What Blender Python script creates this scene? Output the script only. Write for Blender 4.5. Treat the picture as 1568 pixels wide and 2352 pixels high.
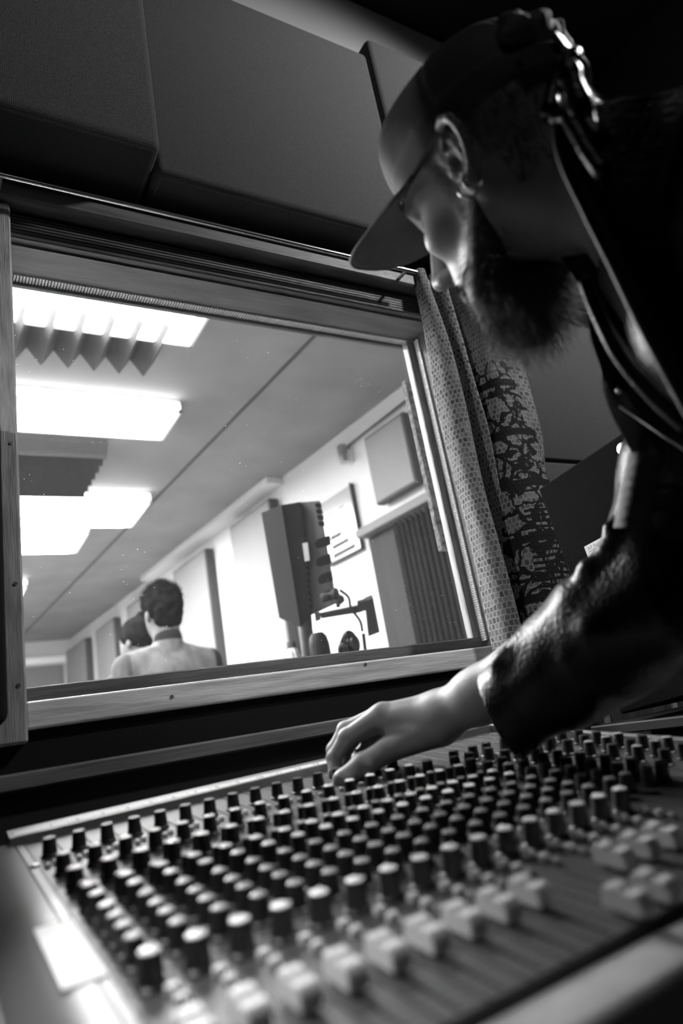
import bpy, bmesh, math, random
import numpy as np
from mathutils import Vector, Matrix
random.seed(7); np.random.seed(7)
for o in list(bpy.data.objects): bpy.data.objects.remove(o)
S = bpy.context.scene
COL = S.collection
CZ = 1.0                      # camera height above the floor

# ------------------------------------------------------------ camera
RX = Vector((0.85533068, -0.49006377, -0.16806825))   # camera right, in the room's axes
RD = Vector((0.00937792, 0.33899649, -0.9407409))     # camera down
RF = Vector((0.51799758, 0.80306842, 0.29454988))     # camera forward
FPX = 1601.84
cd = bpy.data.cameras.new('camera'); cam = bpy.data.objects.new('camera', cd); COL.objects.link(cam)
up = -RD; bk = -RF
cam.matrix_world = Matrix(((RX.x, up.x, bk.x, 0), (RX.y, up.y, bk.y, 0), (RX.z, up.z, bk.z, CZ), (0, 0, 0, 1)))
cd.sensor_fit = 'VERTICAL'; cd.sensor_height = 36.0; cd.lens = 36.0 * FPX / 2352.0
cd.clip_start = 0.02; cd.clip_end = 60
cd.dof.use_dof = True; cd.dof.focus_distance = 1.12; cd.dof.aperture_fstop = 3.0
S.camera = cam

# ------------------------------------------------------------ world, lights, exposure
w = bpy.data.worlds.new('world'); S.world = w; w.use_nodes = True
w.node_tree.nodes['Background'].inputs[0].default_value = (1, 1, 1, 1)
w.node_tree.nodes['Background'].inputs[1].default_value = 0.0
vs = S.view_settings; vs.view_transform = 'Standard'; vs.look = 'None'; vs.gamma = 1.0; vs.exposure = 0.0
TUBE = 56.0                    # live room fluorescent diffusers

def light(name, kind, loc, target, power, size=0.2, size_y=None, spot=None, blend=0.5):
    d = bpy.data.lights.new(name, kind); d.energy = power
    if kind == 'AREA':
        d.size = size
        if size_y: d.shape = 'RECTANGLE'; d.size_y = size_y
    else: d.shadow_soft_size = size
    if kind == 'SPOT': d.spot_size = math.radians(spot); d.spot_blend = blend
    o = bpy.data.objects.new(name, d); COL.objects.link(o)
    o.location = Vector(loc) + Vector((0, 0, CZ))
    o.rotation_euler = (Vector(target) + Vector((0, 0, CZ)) - o.location).to_track_quat('-Z', 'Y').to_euler()
    return o
# shaded lamp high at the right: fabric panels, curtain, pale window rail, back of the cap
light('lamp_right', 'SPOT', (1.50, 0.08, 1.56), (0.85, 0.95, 0.70), 72, 0.05, spot=100, blend=0.6)
# ceiling lamp above and behind the camera
light('lamp_ceiling', 'AREA', (0.08, -0.55, 1.68), (0.4, 0.9, 0.4), 0.6, 0.25)
# added unseen spot that brightens the left end of the console
light('fill_console', 'SPOT', (-0.13, 0.38, 0.36), (0.09, 0.38, -0.12), 13, 0.05, spot=44, blend=1.0)
# added fill spot from the left, brightening the window rail and the curtain
light('fill_left', 'SPOT', (-0.75, 0.42, 0.72), (0.85, 0.95, 0.28), 24, 0.05, spot=40, blend=0.6)

# ------------------------------------------------------------ helpers
def V(p): return Vector((p[0], p[1], p[2] + CZ))
def at(px, py, D):            # the point D metres in front of the lens on a line of sight
    a = (px - 784) / FPX * D; b = (py - 1176) / FPX * D
    return RX * a + RD * b + RF * D          # relative to the camera height

def obj(name, bm, mats, parent=None, loc=None, smooth=None):
    if isinstance(bm, bmesh.types.BMesh):
        me = bpy.data.meshes.new(name); bm.to_mesh(me); bm.free()
    else: me = bm
    if not isinstance(mats, (list, tuple)): mats = [mats]
    for m in mats: me.materials.append(m)
    if smooth is not None:
        me.polygons.foreach_set('use_smooth', [True] * len(me.polygons))
        if smooth < 179: me.set_sharp_from_angle(angle=math.radians(smooth))
    o = bpy.data.objects.new(name, me); COL.objects.link(o)
    if loc is not None: o.location = loc
    if parent is not None: o.parent = parent
    return o
def tag(o, label=None, cat=None, group=None, kind=None):
    if label: o['label'] = label
    if cat: o['category'] = cat
    if group: o['group'] = group
    if kind: o['kind'] = kind
    return o
def thing(name, label, cat, loc=(0, 0, 0), group=None, mat=None, kind=None):
    o = bpy.data.objects.new(name, None); COL.objects.link(o); o.empty_display_size = 0.05
    if mat is not None: o.matrix_world = mat
    else: o.location = loc
    return tag(o, label, cat, group, kind)
def copy_tree(o, parent=None):
    c = o.copy(); COL.objects.link(c)
    if parent is not None: c.parent = parent
    for ch in [x for x in bpy.data.objects if x.parent == o and x != c]: copy_tree(ch, c)
    return c

def bx(bm, lo, hi, bev=0.0, M=None, seg=1):
    lo = Vector(lo); hi = Vector(hi); c = (lo + hi) / 2; s = hi - lo
    r = bmesh.ops.create_cube(bm, size=1.0, matrix=Matrix.Translation(c) @ Matrix.Diagonal((s.x, s.y, s.z, 1)))
    vs_ = r['verts']
    if bev > 0:
        es = {e for v in vs_ for e in v.link_edges}
        rr = bmesh.ops.bevel(bm, geom=list(es), offset=bev, segments=seg, affect='EDGES', profile=0.5)
        vs_ = list({v for f in rr['faces'] for v in f.verts} | {v for v in vs_ if v.is_valid})
    if M is not None: bmesh.ops.transform(bm, matrix=M, verts=vs_)
    return vs_
def prism(bm, pts, d):        # polygon (3D points) pushed along vector d
    d = Vector(d); a = [bm.verts.new(p) for p in pts]; b = [bm.verts.new(Vector(p) + d) for p in pts]
    n = len(pts); bm.faces.new(a); bm.faces.new(b[::-1])
    for i in range(n): bm.faces.new((a[i], b[i], b[(i + 1) % n], a[(i + 1) % n]))
    bmesh.ops.recalc_face_normals(bm, faces=bm.faces)
def lathe(bm, prof, seg=24, M=None, cap=True):    # prof: (radius, height)
    M = M or Matrix()
    rings = []
    for r, h in prof:
        rings.append([bm.verts.new(M @ Vector((r * math.cos(2 * math.pi * i / seg), r * math.sin(2 * math.pi * i / seg), h))) for i in range(seg)])
    for a, b in zip(rings[:-1], rings[1:]):
        for i in range(seg): bm.faces.new((a[i], a[(i + 1) % seg], b[(i + 1) % seg], b[i]))
    if cap: bm.faces.new(rings[0][::-1]); bm.faces.new(rings[-1])
def tube(bm, pts, r, seg=10, cap=True):
    pts = [Vector(p) for p in pts]; n = len(pts)
    rr = r if isinstance(r, (list, tuple)) else [r] * n
    t0 = (pts[1] - pts[0]).normalized(); u = t0.orthogonal().normalized(); rings = []
    for i, p in enumerate(pts):
        t = (pts[min(i + 1, n - 1)] - pts[max(i - 1, 0)]).normalized()
        u = (u - t * u.dot(t)).normalized(); v = t.cross(u)
        rings.append([bm.verts.new(p + (u * math.cos(a) + v * math.sin(a)) * rr[i]) for a in [2 * math.pi * k / seg for k in range(seg)]])
    for a, b in zip(rings[:-1], rings[1:]):
        for i in range(seg): bm.faces.new((a[i], a[(i + 1) % seg], b[(i + 1) % seg], b[i]))
    if cap: bm.faces.new(rings[0][::-1]); bm.faces.new(rings[-1])
def spline(pts, n):
    pts = [Vector(p) for p in pts]; P = [pts[0] * 2 - pts[1]] + pts + [pts[-1] * 2 - pts[-2]]; out = []
    m = len(pts) - 1
    for k in range(n + 1):
        x = k / n * m; i = min(int(x), m - 1); t = x - i
        a, b, c, d = P[i:i + 4]
        out.append(0.5 * ((2 * b) + (c - a) * t + (2 * a - 5 * b + 4 * c - d) * t * t + (3 * b - a - 3 * c + d) * t ** 3))
    return out
def grid(bm, rows, flip=False, uv=False):
    vs_ = [[bm.verts.new(p) for p in r] for r in rows]
    L = bm.loops.layers.uv.verify() if uv else None
    nr, nc = len(rows), len(rows[0])
    for i in range(nr - 1):
        for j in range(nc - 1):
            q = [(i, j), (i, j + 1), (i + 1, j + 1), (i + 1, j)]
            if flip: q = q[::-1]
            f = bm.faces.new([vs_[a][b] for a, b in q])
            if uv:
                for lp, (a, b) in zip(f.loops, q): lp[L].uv = (b / (nc - 1), a / (nr - 1))
    return vs_
def solidify(o, t, off=0.0):
    m = o.modifiers.new('solid', 'SOLIDIFY'); m.thickness = t; m.offset = off; return o
def text_mesh(s, size, extrude=0.0):
    c = bpy.data.curves.new('txt', 'FONT'); c.body = s; c.size = size; c.extrude = extrude; c.align_x = 'LEFT'
    t = bpy.data.objects.new('txt', c); COL.objects.link(t)
    dg = bpy.context.evaluated_depsgraph_get(); me = bpy.data.meshes.new_from_object(t.evaluated_get(dg))
    bpy.data.objects.remove(t); bpy.data.curves.remove(c); return me

# ------------------------------------------------------------ materials (the photograph is black and white)
def mat(name, g, rough=0.5, metal=0.0, noise=None, bump=None, spec=0.5, coat=0.0, sheen=0.0):
    """noise=(scale, amount[, stretch xyz]); bump=(scale, strength[, stretch])"""
    m = bpy.data.materials.new(name); m.use_nodes = True; nt = m.node_tree; b = nt.nodes['Principled BSDF']
    b.inputs['Base Color'].default_value = (g, g, g, 1); b.inputs['Roughness'].default_value = rough
    b.inputs['Metallic'].default_value = metal; b.inputs['Specular IOR Level'].default_value = spec
    b.inputs['Coat Weight'].default_value = coat; b.inputs['Sheen Weight'].default_value = sheen
    tc = nt.nodes.new('ShaderNodeTexCoord')
    def tex(scale, st):
        mp = nt.nodes.new('ShaderNodeMapping'); mp.inputs['Scale'].default_value = st
        nt.links.new(tc.outputs['Object'], mp.inputs[0])
        n = nt.nodes.new('ShaderNodeTexNoise'); n.inputs['Scale'].default_value = scale; n.inputs['Detail'].default_value = 5
        nt.links.new(mp.outputs[0], n.inputs['Vector']); return n
    if noise:
        n = tex(noise[0], noise[2] if len(noise) > 2 else (1, 1, 1)); r = nt.nodes.new('ShaderNodeMapRange')
        r.inputs[1].default_value = 0.3; r.inputs[2].default_value = 0.7
        r.inputs[3].default_value = g * (1 - noise[1]); r.inputs[4].default_value = g * (1 + noise[1])
        nt.links.new(n.outputs[0], r.inputs[0]); nt.links.new(r.outputs[0], b.inputs['Base Color'])
    if bump:
        n = tex(bump[0], bump[2] if len(bump) > 2 else (1, 1, 1)); bp = nt.nodes.new('ShaderNodeBump')
        bp.inputs['Strength'].default_value = bump[1]; bp.inputs['Distance'].default_value = 0.002
        nt.links.new(n.outputs[0], bp.inputs['Height']); nt.links.new(bp.outputs[0], b.inputs['Normal'])
    return m
def weave(name, lo, hi, freq, rough=0.95):   # woven cloth: two crossed thread waves and slubs
    m = mat(name, hi, rough, spec=0.15, sheen=0.0); nt = m.node_tree; b = nt.nodes['Principled BSDF']
    tc = nt.nodes.new('ShaderNodeTexCoord')
    def wv(d):
        x = nt.nodes.new('ShaderNodeTexWave'); x.bands_direction = d; x.inputs['Scale'].default_value = freq
        x.inputs['Distortion'].default_value = 1.5; x.inputs['Detail'].default_value = 1; x.inputs['Detail Scale'].default_value = 3
        nt.links.new(tc.outputs['Object'], x.inputs['Vector']); return x
    a, c = wv('X'), wv('Z'); mu = nt.nodes.new('ShaderNodeMath'); mu.operation = 'MULTIPLY'
    nt.links.new(a.outputs['Fac'], mu.inputs[0]); nt.links.new(c.outputs['Fac'], mu.inputs[1])
    n = nt.nodes.new('ShaderNodeTexNoise'); n.inputs['Scale'].default_value = 900; n.inputs['Detail'].default_value = 2
    nt.links.new(tc.outputs['Object'], n.inputs['Vector'])
    ad = nt.nodes.new('ShaderNodeMath'); ad.operation = 'MULTIPLY_ADD'; ad.inputs[1].default_value = 0.6
    nt.links.new(mu.outputs[0], ad.inputs[0]); nt.links.new(n.outputs[0], ad.inputs[2])
    r = nt.nodes.new('ShaderNodeMapRange'); r.inputs[1].default_value = 0.35; r.inputs[2].default_value = 1.1
    r.inputs[3].default_value = lo; r.inputs[4].default_value = hi
    nt.links.new(ad.outputs[0], r.inputs[0]); nt.links.new(r.outputs[0], b.inputs['Base Color'])
    return m
def emis(name, g, s):
    m = bpy.data.materials.new(name); m.use_nodes = True; b = m.node_tree.nodes['Principled BSDF']
    b.inputs['Base Color'].default_value = (g, g, g, 1)
    b.inputs['Emission Color'].default_value = (1, 1, 1, 1); b.inputs['Emission Strength'].default_value = s; return m
M = {}
M['black'] = mat('black', 0.012, 0.6)
M['dark_ceiling'] = mat('dark_ceiling', 0.012, 0.9)
M['wall_dark'] = mat('wall_dark', 0.02, 0.9)
M['wall_grey'] = mat('wall_grey', 0.42, 0.9, noise=(6, 0.06))
M['floor_dark'] = mat('floor_dark', 0.04, 0.7, noise=(20, .3))
M['panel_cloth'] = weave('panel_cloth', 0.03, 0.15, 190)
M['panel_cloth_coarse'] = weave('panel_cloth_coarse', 0.02, 0.13, 120)
M['black_cloth'] = weave('black_cloth', 0.004, 0.03, 260)
M['wood_light'] = mat('wood_light', 0.72, 0.42, noise=(9, 0.28, (1, 6, 14)), bump=(60, .25, (1, 4, 8)))
M['wood_jamb'] = mat('wood_jamb', 0.34, 0.4, noise=(14, 0.35, (8, 8, 1)), bump=(70, .5, (9, 9, .5)))
M['wood_dark'] = mat('wood_dark', 0.10, 0.45, noise=(12, 0.35, (.7, 6, 12)), bump=(60, .4, (.5, 6, 12)))
M['wood_mid'] = mat('wood_mid', 0.16, 0.4, noise=(12, 0.3, (.7, 6, 12)), bump=(60, .3, (.5, 6, 12)))
M['wood_slats'] = mat('wood_slats', 0.05, 0.5, noise=(10, 0.4, (8, 8, 1)))
M['wood_batten'] = mat('wood_batten', 0.22, 0.5, noise=(10, 0.3, (8, 8, 1)))
M['bead'] = mat('bead', 0.7, 0.35)
M['chrome'] = mat('chrome', 0.75, 0.22, 1.0)
M['steel'] = mat('steel', 0.5, 0.35, 1.0)
M['white'] = mat('white', 0.85, 0.6)
M['live_wall'] = mat('live_wall', 0.56, 0.8, noise=(3, .03))
M['live_ceiling'] = mat('live_ceiling', 0.21, 0.8, noise=(3, .12))
M['live_floor'] = mat('live_floor', 0.30, 0.7)
M['seam'] = mat('seam', 0.05, 0.8)
M['tube'] = emis('tube', 0.9, TUBE)
M['diffuser_side'] = emis('diffuser_side', 0.8, TUBE * 0.35)
M['fixture'] = mat('fixture', 0.7, 0.5)
M['foam'] = mat('foam', 0.05, 0.95, noise=(40, .1))
M['foam_dark'] = mat('foam_dark', 0.006, 0.95, noise=(60, .3))
M['panel_live'] = mat('panel_live', 0.21, 0.9, noise=(4, .05))
M['panel_frame'] = mat('panel_frame', 0.04, 0.7)
M['cork'] = mat('cork', 0.13, 0.9, noise=(90, .75), bump=(120, .8))
M['grey_door'] = mat('grey_door', 0.035, 0.8, spec=.2)
M['far_panel'] = mat('far_panel', 0.16, 0.8)
M['plastic'] = mat('plastic', 0.012, 0.38, bump=(900, .08))
M['skin_far'] = mat('skin_far', 0.10, 0.7, spec=.2)
M['skin'] = mat('skin', 0.33, 0.45, noise=(60, .06), bump=(400, .12))
M['skin'].node_tree.nodes['Principled BSDF'].inputs['Subsurface Weight'].default_value = 0.08
M['skin'].node_tree.nodes['Principled BSDF'].inputs['Subsurface Radius'].default_value = (.006, .006, .006)
M['nail'] = mat('nail', 0.42, 0.25)
M['eyeball'] = mat('eyeball', 0.6, 0.1)
M['hair'] = mat('hair', 0.025, 0.45)
M['far_hair'] = mat('far_hair', 0.007, 1.0, spec=0.0, noise=(40, .6))
M['hair_mid'] = mat('hair_mid', 0.09, 0.55)
M['cap_cloth'] = mat('cap_cloth', 0.11, 0.75, noise=(14, .35), bump=(500, .25))
M['leather'] = mat('leather', 0.006, 0.27, bump=(230, .5), spec=0.4)
M['leather'].node_tree.nodes['Principled BSDF'].inputs['Coat Weight'].default_value = 0.0
M['lining'] = mat('lining', 0.02, 0.9)
M['shirt'] = mat('shirt', 0.012, 0.9)
M['piping'] = mat('piping', 0.16, 0.5)
M['denim'] = mat('denim', 0.06, 0.9, noise=(22, .45, (1, 1, .4)), spec=.2)
M['denim_light'] = mat('denim_light', 0.11, 0.9, noise=(22, .35, (1, 1, .4)), spec=.2)
M['denim_dark'] = mat('denim_dark', 0.015, 0.9, spec=.1)
M['console'] = mat('console', 0.075, 0.42, noise=(900, .2))
M['console_side'] = mat('console_side', 0.10, 0.36)
M['console_dark'] = mat('console_dark', 0.03, 0.5)
M['tape'] = mat('tape', 0.72, 0.55, noise=(30, .08))
M['ink'] = mat('ink', 0.05, 0.6)
M['print_grey'] = mat('print_grey', 0.30, 0.6)
M['knob_body'] = mat('knob_body', 0.018, 0.42, bump=(700, .1))
M['cap_white'] = mat('cap_white', 0.85, 0.4)
M['cap_grey'] = mat('cap_grey', 0.30, 0.4)
M['fader_white'] = mat('fader_white', 0.75, 0.4)
M['armrest'] = mat('armrest', 0.5, 0.4, noise=(12, .3))
M['paper'] = mat('paper', 0.6, 0.7)
M['clear'] = mat('clear', 0.8, 0.1); M['clear'].node_tree.nodes['Principled BSDF'].inputs['Transmission Weight'].default_value = 0.9
M['clear'].node_tree.nodes['Principled BSDF'].inputs['IOR'].default_value = 1.3

def glass_mat():
    m = bpy.data.materials.new('window_glass'); m.use_nodes = True; nt = m.node_tree; nt.nodes.clear()
    out = nt.nodes.new('ShaderNodeOutputMaterial'); tr = nt.nodes.new('ShaderNodeBsdfTransparent')
    tr.inputs[0].default_value = (.97, .97, .97, 1)
    gl = nt.nodes.new('ShaderNodeBsdfGlossy'); gl.inputs['Roughness'].default_value = 0.02
    fr = nt.nodes.new('ShaderNodeFresnel'); fr.inputs[0].default_value = 1.45
    m1 = nt.nodes.new('ShaderNodeMixShader'); ge = nt.nodes.new('ShaderNodeNewGeometry'); fm = nt.nodes.new('ShaderNodeMath'); fm.operation = 'SUBTRACT'; fm.use_clamp = True
    nt.links.new(fr.outputs[0], fm.inputs[0]); nt.links.new(ge.outputs['Backfacing'], fm.inputs[1]); nt.links.new(fm.outputs[0], m1.inputs[0]); nt.links.new(tr.outputs[0], m1.inputs[1]); nt.links.new(gl.outputs[0], m1.inputs[2])
    tc = nt.nodes.new('ShaderNodeTexCoord'); vo = nt.nodes.new('ShaderNodeTexVoronoi'); vo.inputs['Scale'].default_value = 75
    no = nt.nodes.new('ShaderNodeTexNoise'); no.inputs['Scale'].default_value = 9
    nt.links.new(tc.outputs['Object'], vo.inputs['Vector']); nt.links.new(tc.outputs['Object'], no.inputs['Vector'])
    ls = nt.nodes.new('ShaderNodeMath'); ls.operation = 'MULTIPLY_ADD'; ls.inputs[1].default_value = 0.16; ls.inputs[2].default_value = -0.045
    nt.links.new(no.outputs[0], ls.inputs[0])
    lt = nt.nodes.new('ShaderNodeMath'); lt.operation = 'LESS_THAN'; nt.links.new(vo.outputs['Distance'], lt.inputs[0]); nt.links.new(ls.outputs[0], lt.inputs[1])
    sc = nt.nodes.new('ShaderNodeMath'); sc.operation = 'MULTIPLY_ADD'; sc.inputs[1].default_value = 0.35; sc.inputs[2].default_value = 0.004
    nt.links.new(lt.outputs[0], sc.inputs[0])
    df = nt.nodes.new('ShaderNodeBsdfTranslucent'); df.inputs[0].default_value = (.9, .9, .9, 1)
    m2 = nt.nodes.new('ShaderNodeMixShader'); nt.links.new(sc.outputs[0], m2.inputs[0]); nt.links.new(m1.outputs[0], m2.inputs[1]); nt.links.new(df.outputs[0], m2.inputs[2])
    nt.links.new(m2.outputs[0], out.inputs[0]); return m
M['glass'] = glass_mat()

# ------------------------------------------------------------ implicit surfaces (bodies, clothes)
def smin(a, b, k):
    if k <= 0: return np.minimum(a, b)
    h = np.clip(0.5 + 0.5 * (b - a) / k, 0, 1); return b * (1 - h) + a * h - k * h * (1 - h)
def smax(a, b, k): return -smin(-a, -b, k)
def f_cap(P, a, b, ra, rb):
    a = np.array(a, float); b = np.array(b, float); ab = b - a
    t = np.clip(((P - a) @ ab) / (ab @ ab + 1e-12), 0, 1)
    return np.linalg.norm(P - a - t[:, None] * ab, axis=1) - (ra + (rb - ra) * t)
def f_ell(P, c, r, R=None):
    q = P - np.array(c, float)
    if R is not None: q = q @ np.array(R, float)
    r = np.array(r, float); k0 = np.linalg.norm(q / r, axis=1); k1 = np.linalg.norm(q / (r * r), axis=1) + 1e-9
    return k0 * (k0 - 1) / k1
def f_chain(P, pts, rad, k=0.0):
    d = None
    for i in range(len(pts) - 1):
        e = f_cap(P, pts[i], pts[i + 1], rad[i], rad[i + 1]); d = e if d is None else smin(d, e, k)
    return d
def sdf_mesh(fn, lo, hi, res, name='m'):
    lo = np.array(lo, float); hi = np.array(hi, float); n = np.ceil((hi - lo) / res).astype(int) + 1
    ax = [lo[i] + res * np.arange(n[i]) for i in range(3)]
    F = np.empty(n)
    step = max(1, int(400000 / (n[1] * n[2])))
    for i in range(0, n[0], step):
        X = np.meshgrid(ax[0][i:i + step], ax[1], ax[2], indexing='ij')
        P = np.stack([x.ravel() for x in X], 1); F[i:i + step] = fn(P).reshape(X[0].shape)
    F[0] = F[-1] = 1; F[:, 0] = F[:, -1] = 1; F[:, :, 0] = F[:, :, -1] = 1
    ins = F < 0; c = n - 1
    acc = np.zeros((*c, 3)); cnt = np.zeros(c)
    offs = [(0, 0), (0, 1), (1, 0), (1, 1)]
    for a in range(3):
        o1, o2 = [x for x in range(3) if x != a]
        for s1, s2 in offs:
            sl = [slice(0, c[i]) for i in range(3)]; sl[o1] = slice(s1, s1 + c[o1]); sl[o2] = slice(s2, s2 + c[o2])
            sh = list(sl); sh[a] = slice(1, 1 + c[a]); A = F[tuple(sl)]; B = F[tuple(sh)]
            m = (A < 0) != (B < 0); t = np.where(m, A / np.where(m, A - B, 1), 0)
            pos = np.zeros((*c, 3)); pos[..., a] = t; pos[..., o1] = s1; pos[..., o2] = s2
            acc += pos * m[..., None]; cnt += m
    mask = cnt > 0; idx = -np.ones(c, int); ii = np.argwhere(mask); idx[mask] = np.arange(len(ii))
    verts = lo + res * (ii + acc[mask] / cnt[mask][:, None])
    faces = []
    for a in range(3):
        o1, o2 = (a + 1) % 3, (a + 2) % 3
        sl = [slice(1, c[i]) for i in range(3)]; sl[a] = slice(0, c[a]); sh = list(sl); sh[a] = slice(1, c[a] + 1)
        A = ins[tuple(sl)]; B = ins[tuple(sh)]; e = np.argwhere(A != B); flip = A[A != B]
        e = e + np.array([0 if i == a else 1 for i in range(3)])
        def cell(d1, d2):
            q = e.copy(); q[:, o1] += d1; q[:, o2] += d2; return idx[q[:, 0], q[:, 1], q[:, 2]]
        q = np.stack([cell(-1, -1), cell(0, -1), cell(0, 0), cell(-1, 0)], 1)
        q[~flip] = q[~flip][:, ::-1]; faces.append(q)
    faces = np.concatenate(faces)
    me = bpy.data.meshes.new(name); me.from_pydata(verts.tolist(), [], faces.tolist()); me.update(); return me
def relax(me, it=2, f=0.5):
    bm = bmesh.new(); bm.from_mesh(me)
    for _ in range(it): bmesh.ops.smooth_vert(bm, verts=bm.verts, factor=f, use_axis_x=True, use_axis_y=True, use_axis_z=True)
    bm.to_mesh(me); bm.free(); return me
def join(meshes, mats_idx=None):
    bm = bmesh.new()
    for k, me in enumerate(meshes):
        n0 = len(bm.faces); bm.from_mesh(me); bm.faces.ensure_lookup_table()
        if mats_idx:
            for f in bm.faces[n0:]: f.material_index = mats_idx[k]
    return bm

def put(name, bm, mats, parent=None, smooth=None, keep=False):
    """link a mesh modelled in room coordinates (z counted from lens height)"""
    me = bm
    if isinstance(bm, bmesh.types.BMesh):
        me = bpy.data.meshes.new(name); bm.to_mesh(me); bm.free()
    me.transform(Matrix.Translation((0, 0, CZ)))
    if parent is not None:
        loc = Vector((0, 0, 0)); q = parent
        while q is not None: loc += q.location; q = q.parent
        me.transform(Matrix.Translation(-loc)); return obj(name, me, mats, parent, None, smooth)
    co = [v.co for v in me.vertices]
    lo = Vector([min(c[i] for c in co) for i in range(3)]); hi = Vector([max(c[i] for c in co) for i in range(3)])
    c = Vector(((lo.x + hi.x) / 2, (lo.y + hi.y) / 2, lo.z))
    if not keep: me.transform(Matrix.Translation(-c))
    return obj(name, me, mats, None, None if keep else c, smooth)
def boxes(*args, bev=0.0, seg=1):
    bm = bmesh.new()
    for a in args: bx(bm, a[0], a[1], bev, seg=seg)
    return bm
def struct(name, bm, m, smooth=None):
    o = put(name, bm, m, None, smooth); o['kind'] = 'structure'; return o

# ============================================================ CONTROL ROOM SHELL
XL, XR, ZH, ZS = 0.117, 0.968, 0.816, 0.100          # window opening
struct('wall_window', boxes(((-1.3, 1.0, -1.0), (XL, 1.1, 1.79)), ((XR, 1.0, -1.0), (2.1, 1.1, 1.79)),
       ((XL, 1.0, -1.0), (XR, 1.1, ZS)), ((XL, 1.0, ZH), (XR, 1.1, 1.79))), M['wall_grey'])
struct('floor', boxes(((-1.3, -2.0, -1.05), (1.8, 1.05, -1.0))), M['floor_dark'])
struct('ceiling', boxes(((-1.3, -2.0, 1.79), (1.8, 1.1, 1.85))), M['dark_ceiling'])
struct('wall_left', boxes(((-1.36, -2.0, -1.0), (-1.3, 1.1, 1.79))), M['wall_dark'])
struct('wall_right', boxes(((1.8, -2.0, -1.0), (1.86, 1.0, 1.79))), M['wall_dark'])
struct('wall_back', boxes(((-1.36, -2.06, -1.0), (1.86, -2.0, 1.79))), M['wall_dark'])

# window: frame boards, reeded jambs, beads, glass
W1 = thing('window_1', None, None, V((0.54, 1.0, ZS))); W1['kind'] = 'structure'
def reeded(lo, hi, axis, n, dep, face):      # a board with n half round reeds on one face
    bm = bmesh.new(); bx(bm, lo, hi)
    return bm
put('left_post', boxes(((0.0, 0.965, 0.05), (XL, 1.0, 0.862)), bev=.003), M['wood_jamb'], W1)
bm = bmesh.new(); bx(bm, (XL, 0.985, ZH), (1.02, 1.0, 0.862), .002)
for k in range(7):                             # reeding along the head board
    z = ZH + .004 + k * .0062; tube(bm, [(XL, .985, z), (1.02, .985, z)], .0022, 6)
put('head_board', bm, M['wood_dark'], W1)
put('head_rail', boxes(((-.1, 0.955, 0.866), (1.3, 1.0, 0.895)), bev=.004), M['wood_dark'], W1)
put('soffit_board', boxes(((XL, 1.0, ZH - .004), (XR, 1.098, ZH))), M['wood_mid'], W1)
put('right_jamb', boxes(((XR - .004, 1.0, ZS), (XR, 1.098, ZH))), M['wood_dark'], W1)
bm = bmesh.new(); bx(bm, (XR - .024, 1.072, ZS), (XR - .004, 1.088, ZH - .004), .001)
for k in range(5): tube(bm, [(XR - .022 + k * .0042, 1.0715, ZS), (XR - .022 + k * .0042, 1.0715, ZH - .004)], .0017, 6)
put('right_bead', bm, M['wood_jamb'], W1)
put('right_facing', boxes(((XR, 0.975, 0.05), (1.03, 1.0, 0.862)), bev=.003), M['wood_dark'], W1)
bm = bmesh.new()                               # pale beaded sealing strip, right jamb and head
n = 150
for k in range(n):
    z = ZS + .02 + (ZH - ZS - .03) * k / n
    bx(bm, (XR - .0085, 1.050, z), (XR - .004, 1.064, z + .0034))
for k in range(170):
    x = XL + (XR - XL) * k / 170
    bx(bm, (x, 1.070, ZH - .0075), (x + .0034, 1.088, ZH - .004))
put('sealing_strip', bm, M['bead'], W1)
put('sill_board', boxes(((XL, 1.0, ZS - .004), (XR, 1.098, ZS))), M['wood_mid'], W1)
put('bottom_rail', boxes(((XL - .001, 0.972, 0.0655), (1.06, 1.0, 0.0995)), bev=.003, seg=2), M['wood_light'], W1)
put('bottom_bead', boxes(((XL, 1.066, ZS), (XR, 1.082, 0.129)), bev=.002), M['wood_mid'], W1)
put('top_bead', boxes(((XL, 1.088, 0.802), (XR, 1.097, ZH - .004)), bev=.001), M['wood_dark'], W1)
put('glass', boxes(((XL, 1.083, ZS), (XR, 1.0870, ZH - .004))), M['glass'], W1)
bm = bmesh.new()
for (x, y, z, nx, ny) in [(.30, .9715, .083, 0, 1), (.62, .9715, .094, 0, 1), (.90, .9715, .085, 0, 1)]:
    lathe(bm, [(.0028, 0), (.0024, .0008), (.0005, .0008)], 12, Matrix.Translation((x, y, z)) @ Matrix.Rotation(math.radians(90), 4, 'X'))
for z in (.25, .45, .12): lathe(bm, [(.0028, 0), (.0024, .0008), (.0005, .0008)], 12, Matrix.Translation((.108, .9645, z)) @ Matrix.Rotation(math.radians(90), 4, 'X'))
put('screw', bm, M['steel'], W1)

# fabric wrapped acoustic panels around the window
def cushion(name, lo, hi, m, label, group, bev=.014):
    bm = bmesh.new(); bx(bm, lo, hi, bev, seg=3)
    o = put(name, bm, m, None, 40); return tag(o, label, 'acoustic panel', group)
G1 = 'fabric panels over the control room window wall'
cushion('sound_absorber', (-.62, .850, .935), (.332, .998, 1.60), M['panel_cloth_coarse'], 'thick coarse-woven grey fabric panel above the window, at the left edge of the photo', G1)
cushion('sound_absorber', (.334, .896, .932), (.866, 1.0, 1.445), M['panel_cloth'], 'wide grey fabric panel above the middle of the window, left of the cap', G1)
cushion('sound_absorber', (.872, .893, .940), (1.55, 1.0, 1.50), M['panel_cloth'], 'grey fabric panel above the curtain, mostly behind the man\'s capped head', G1)
cushion('sound_absorber', (1.035, .984, .492), (1.70, 1.0, .930), M['panel_cloth'], 'grey fabric panel between the curtain and the man\'s beard and jacket', G1, .006)
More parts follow.
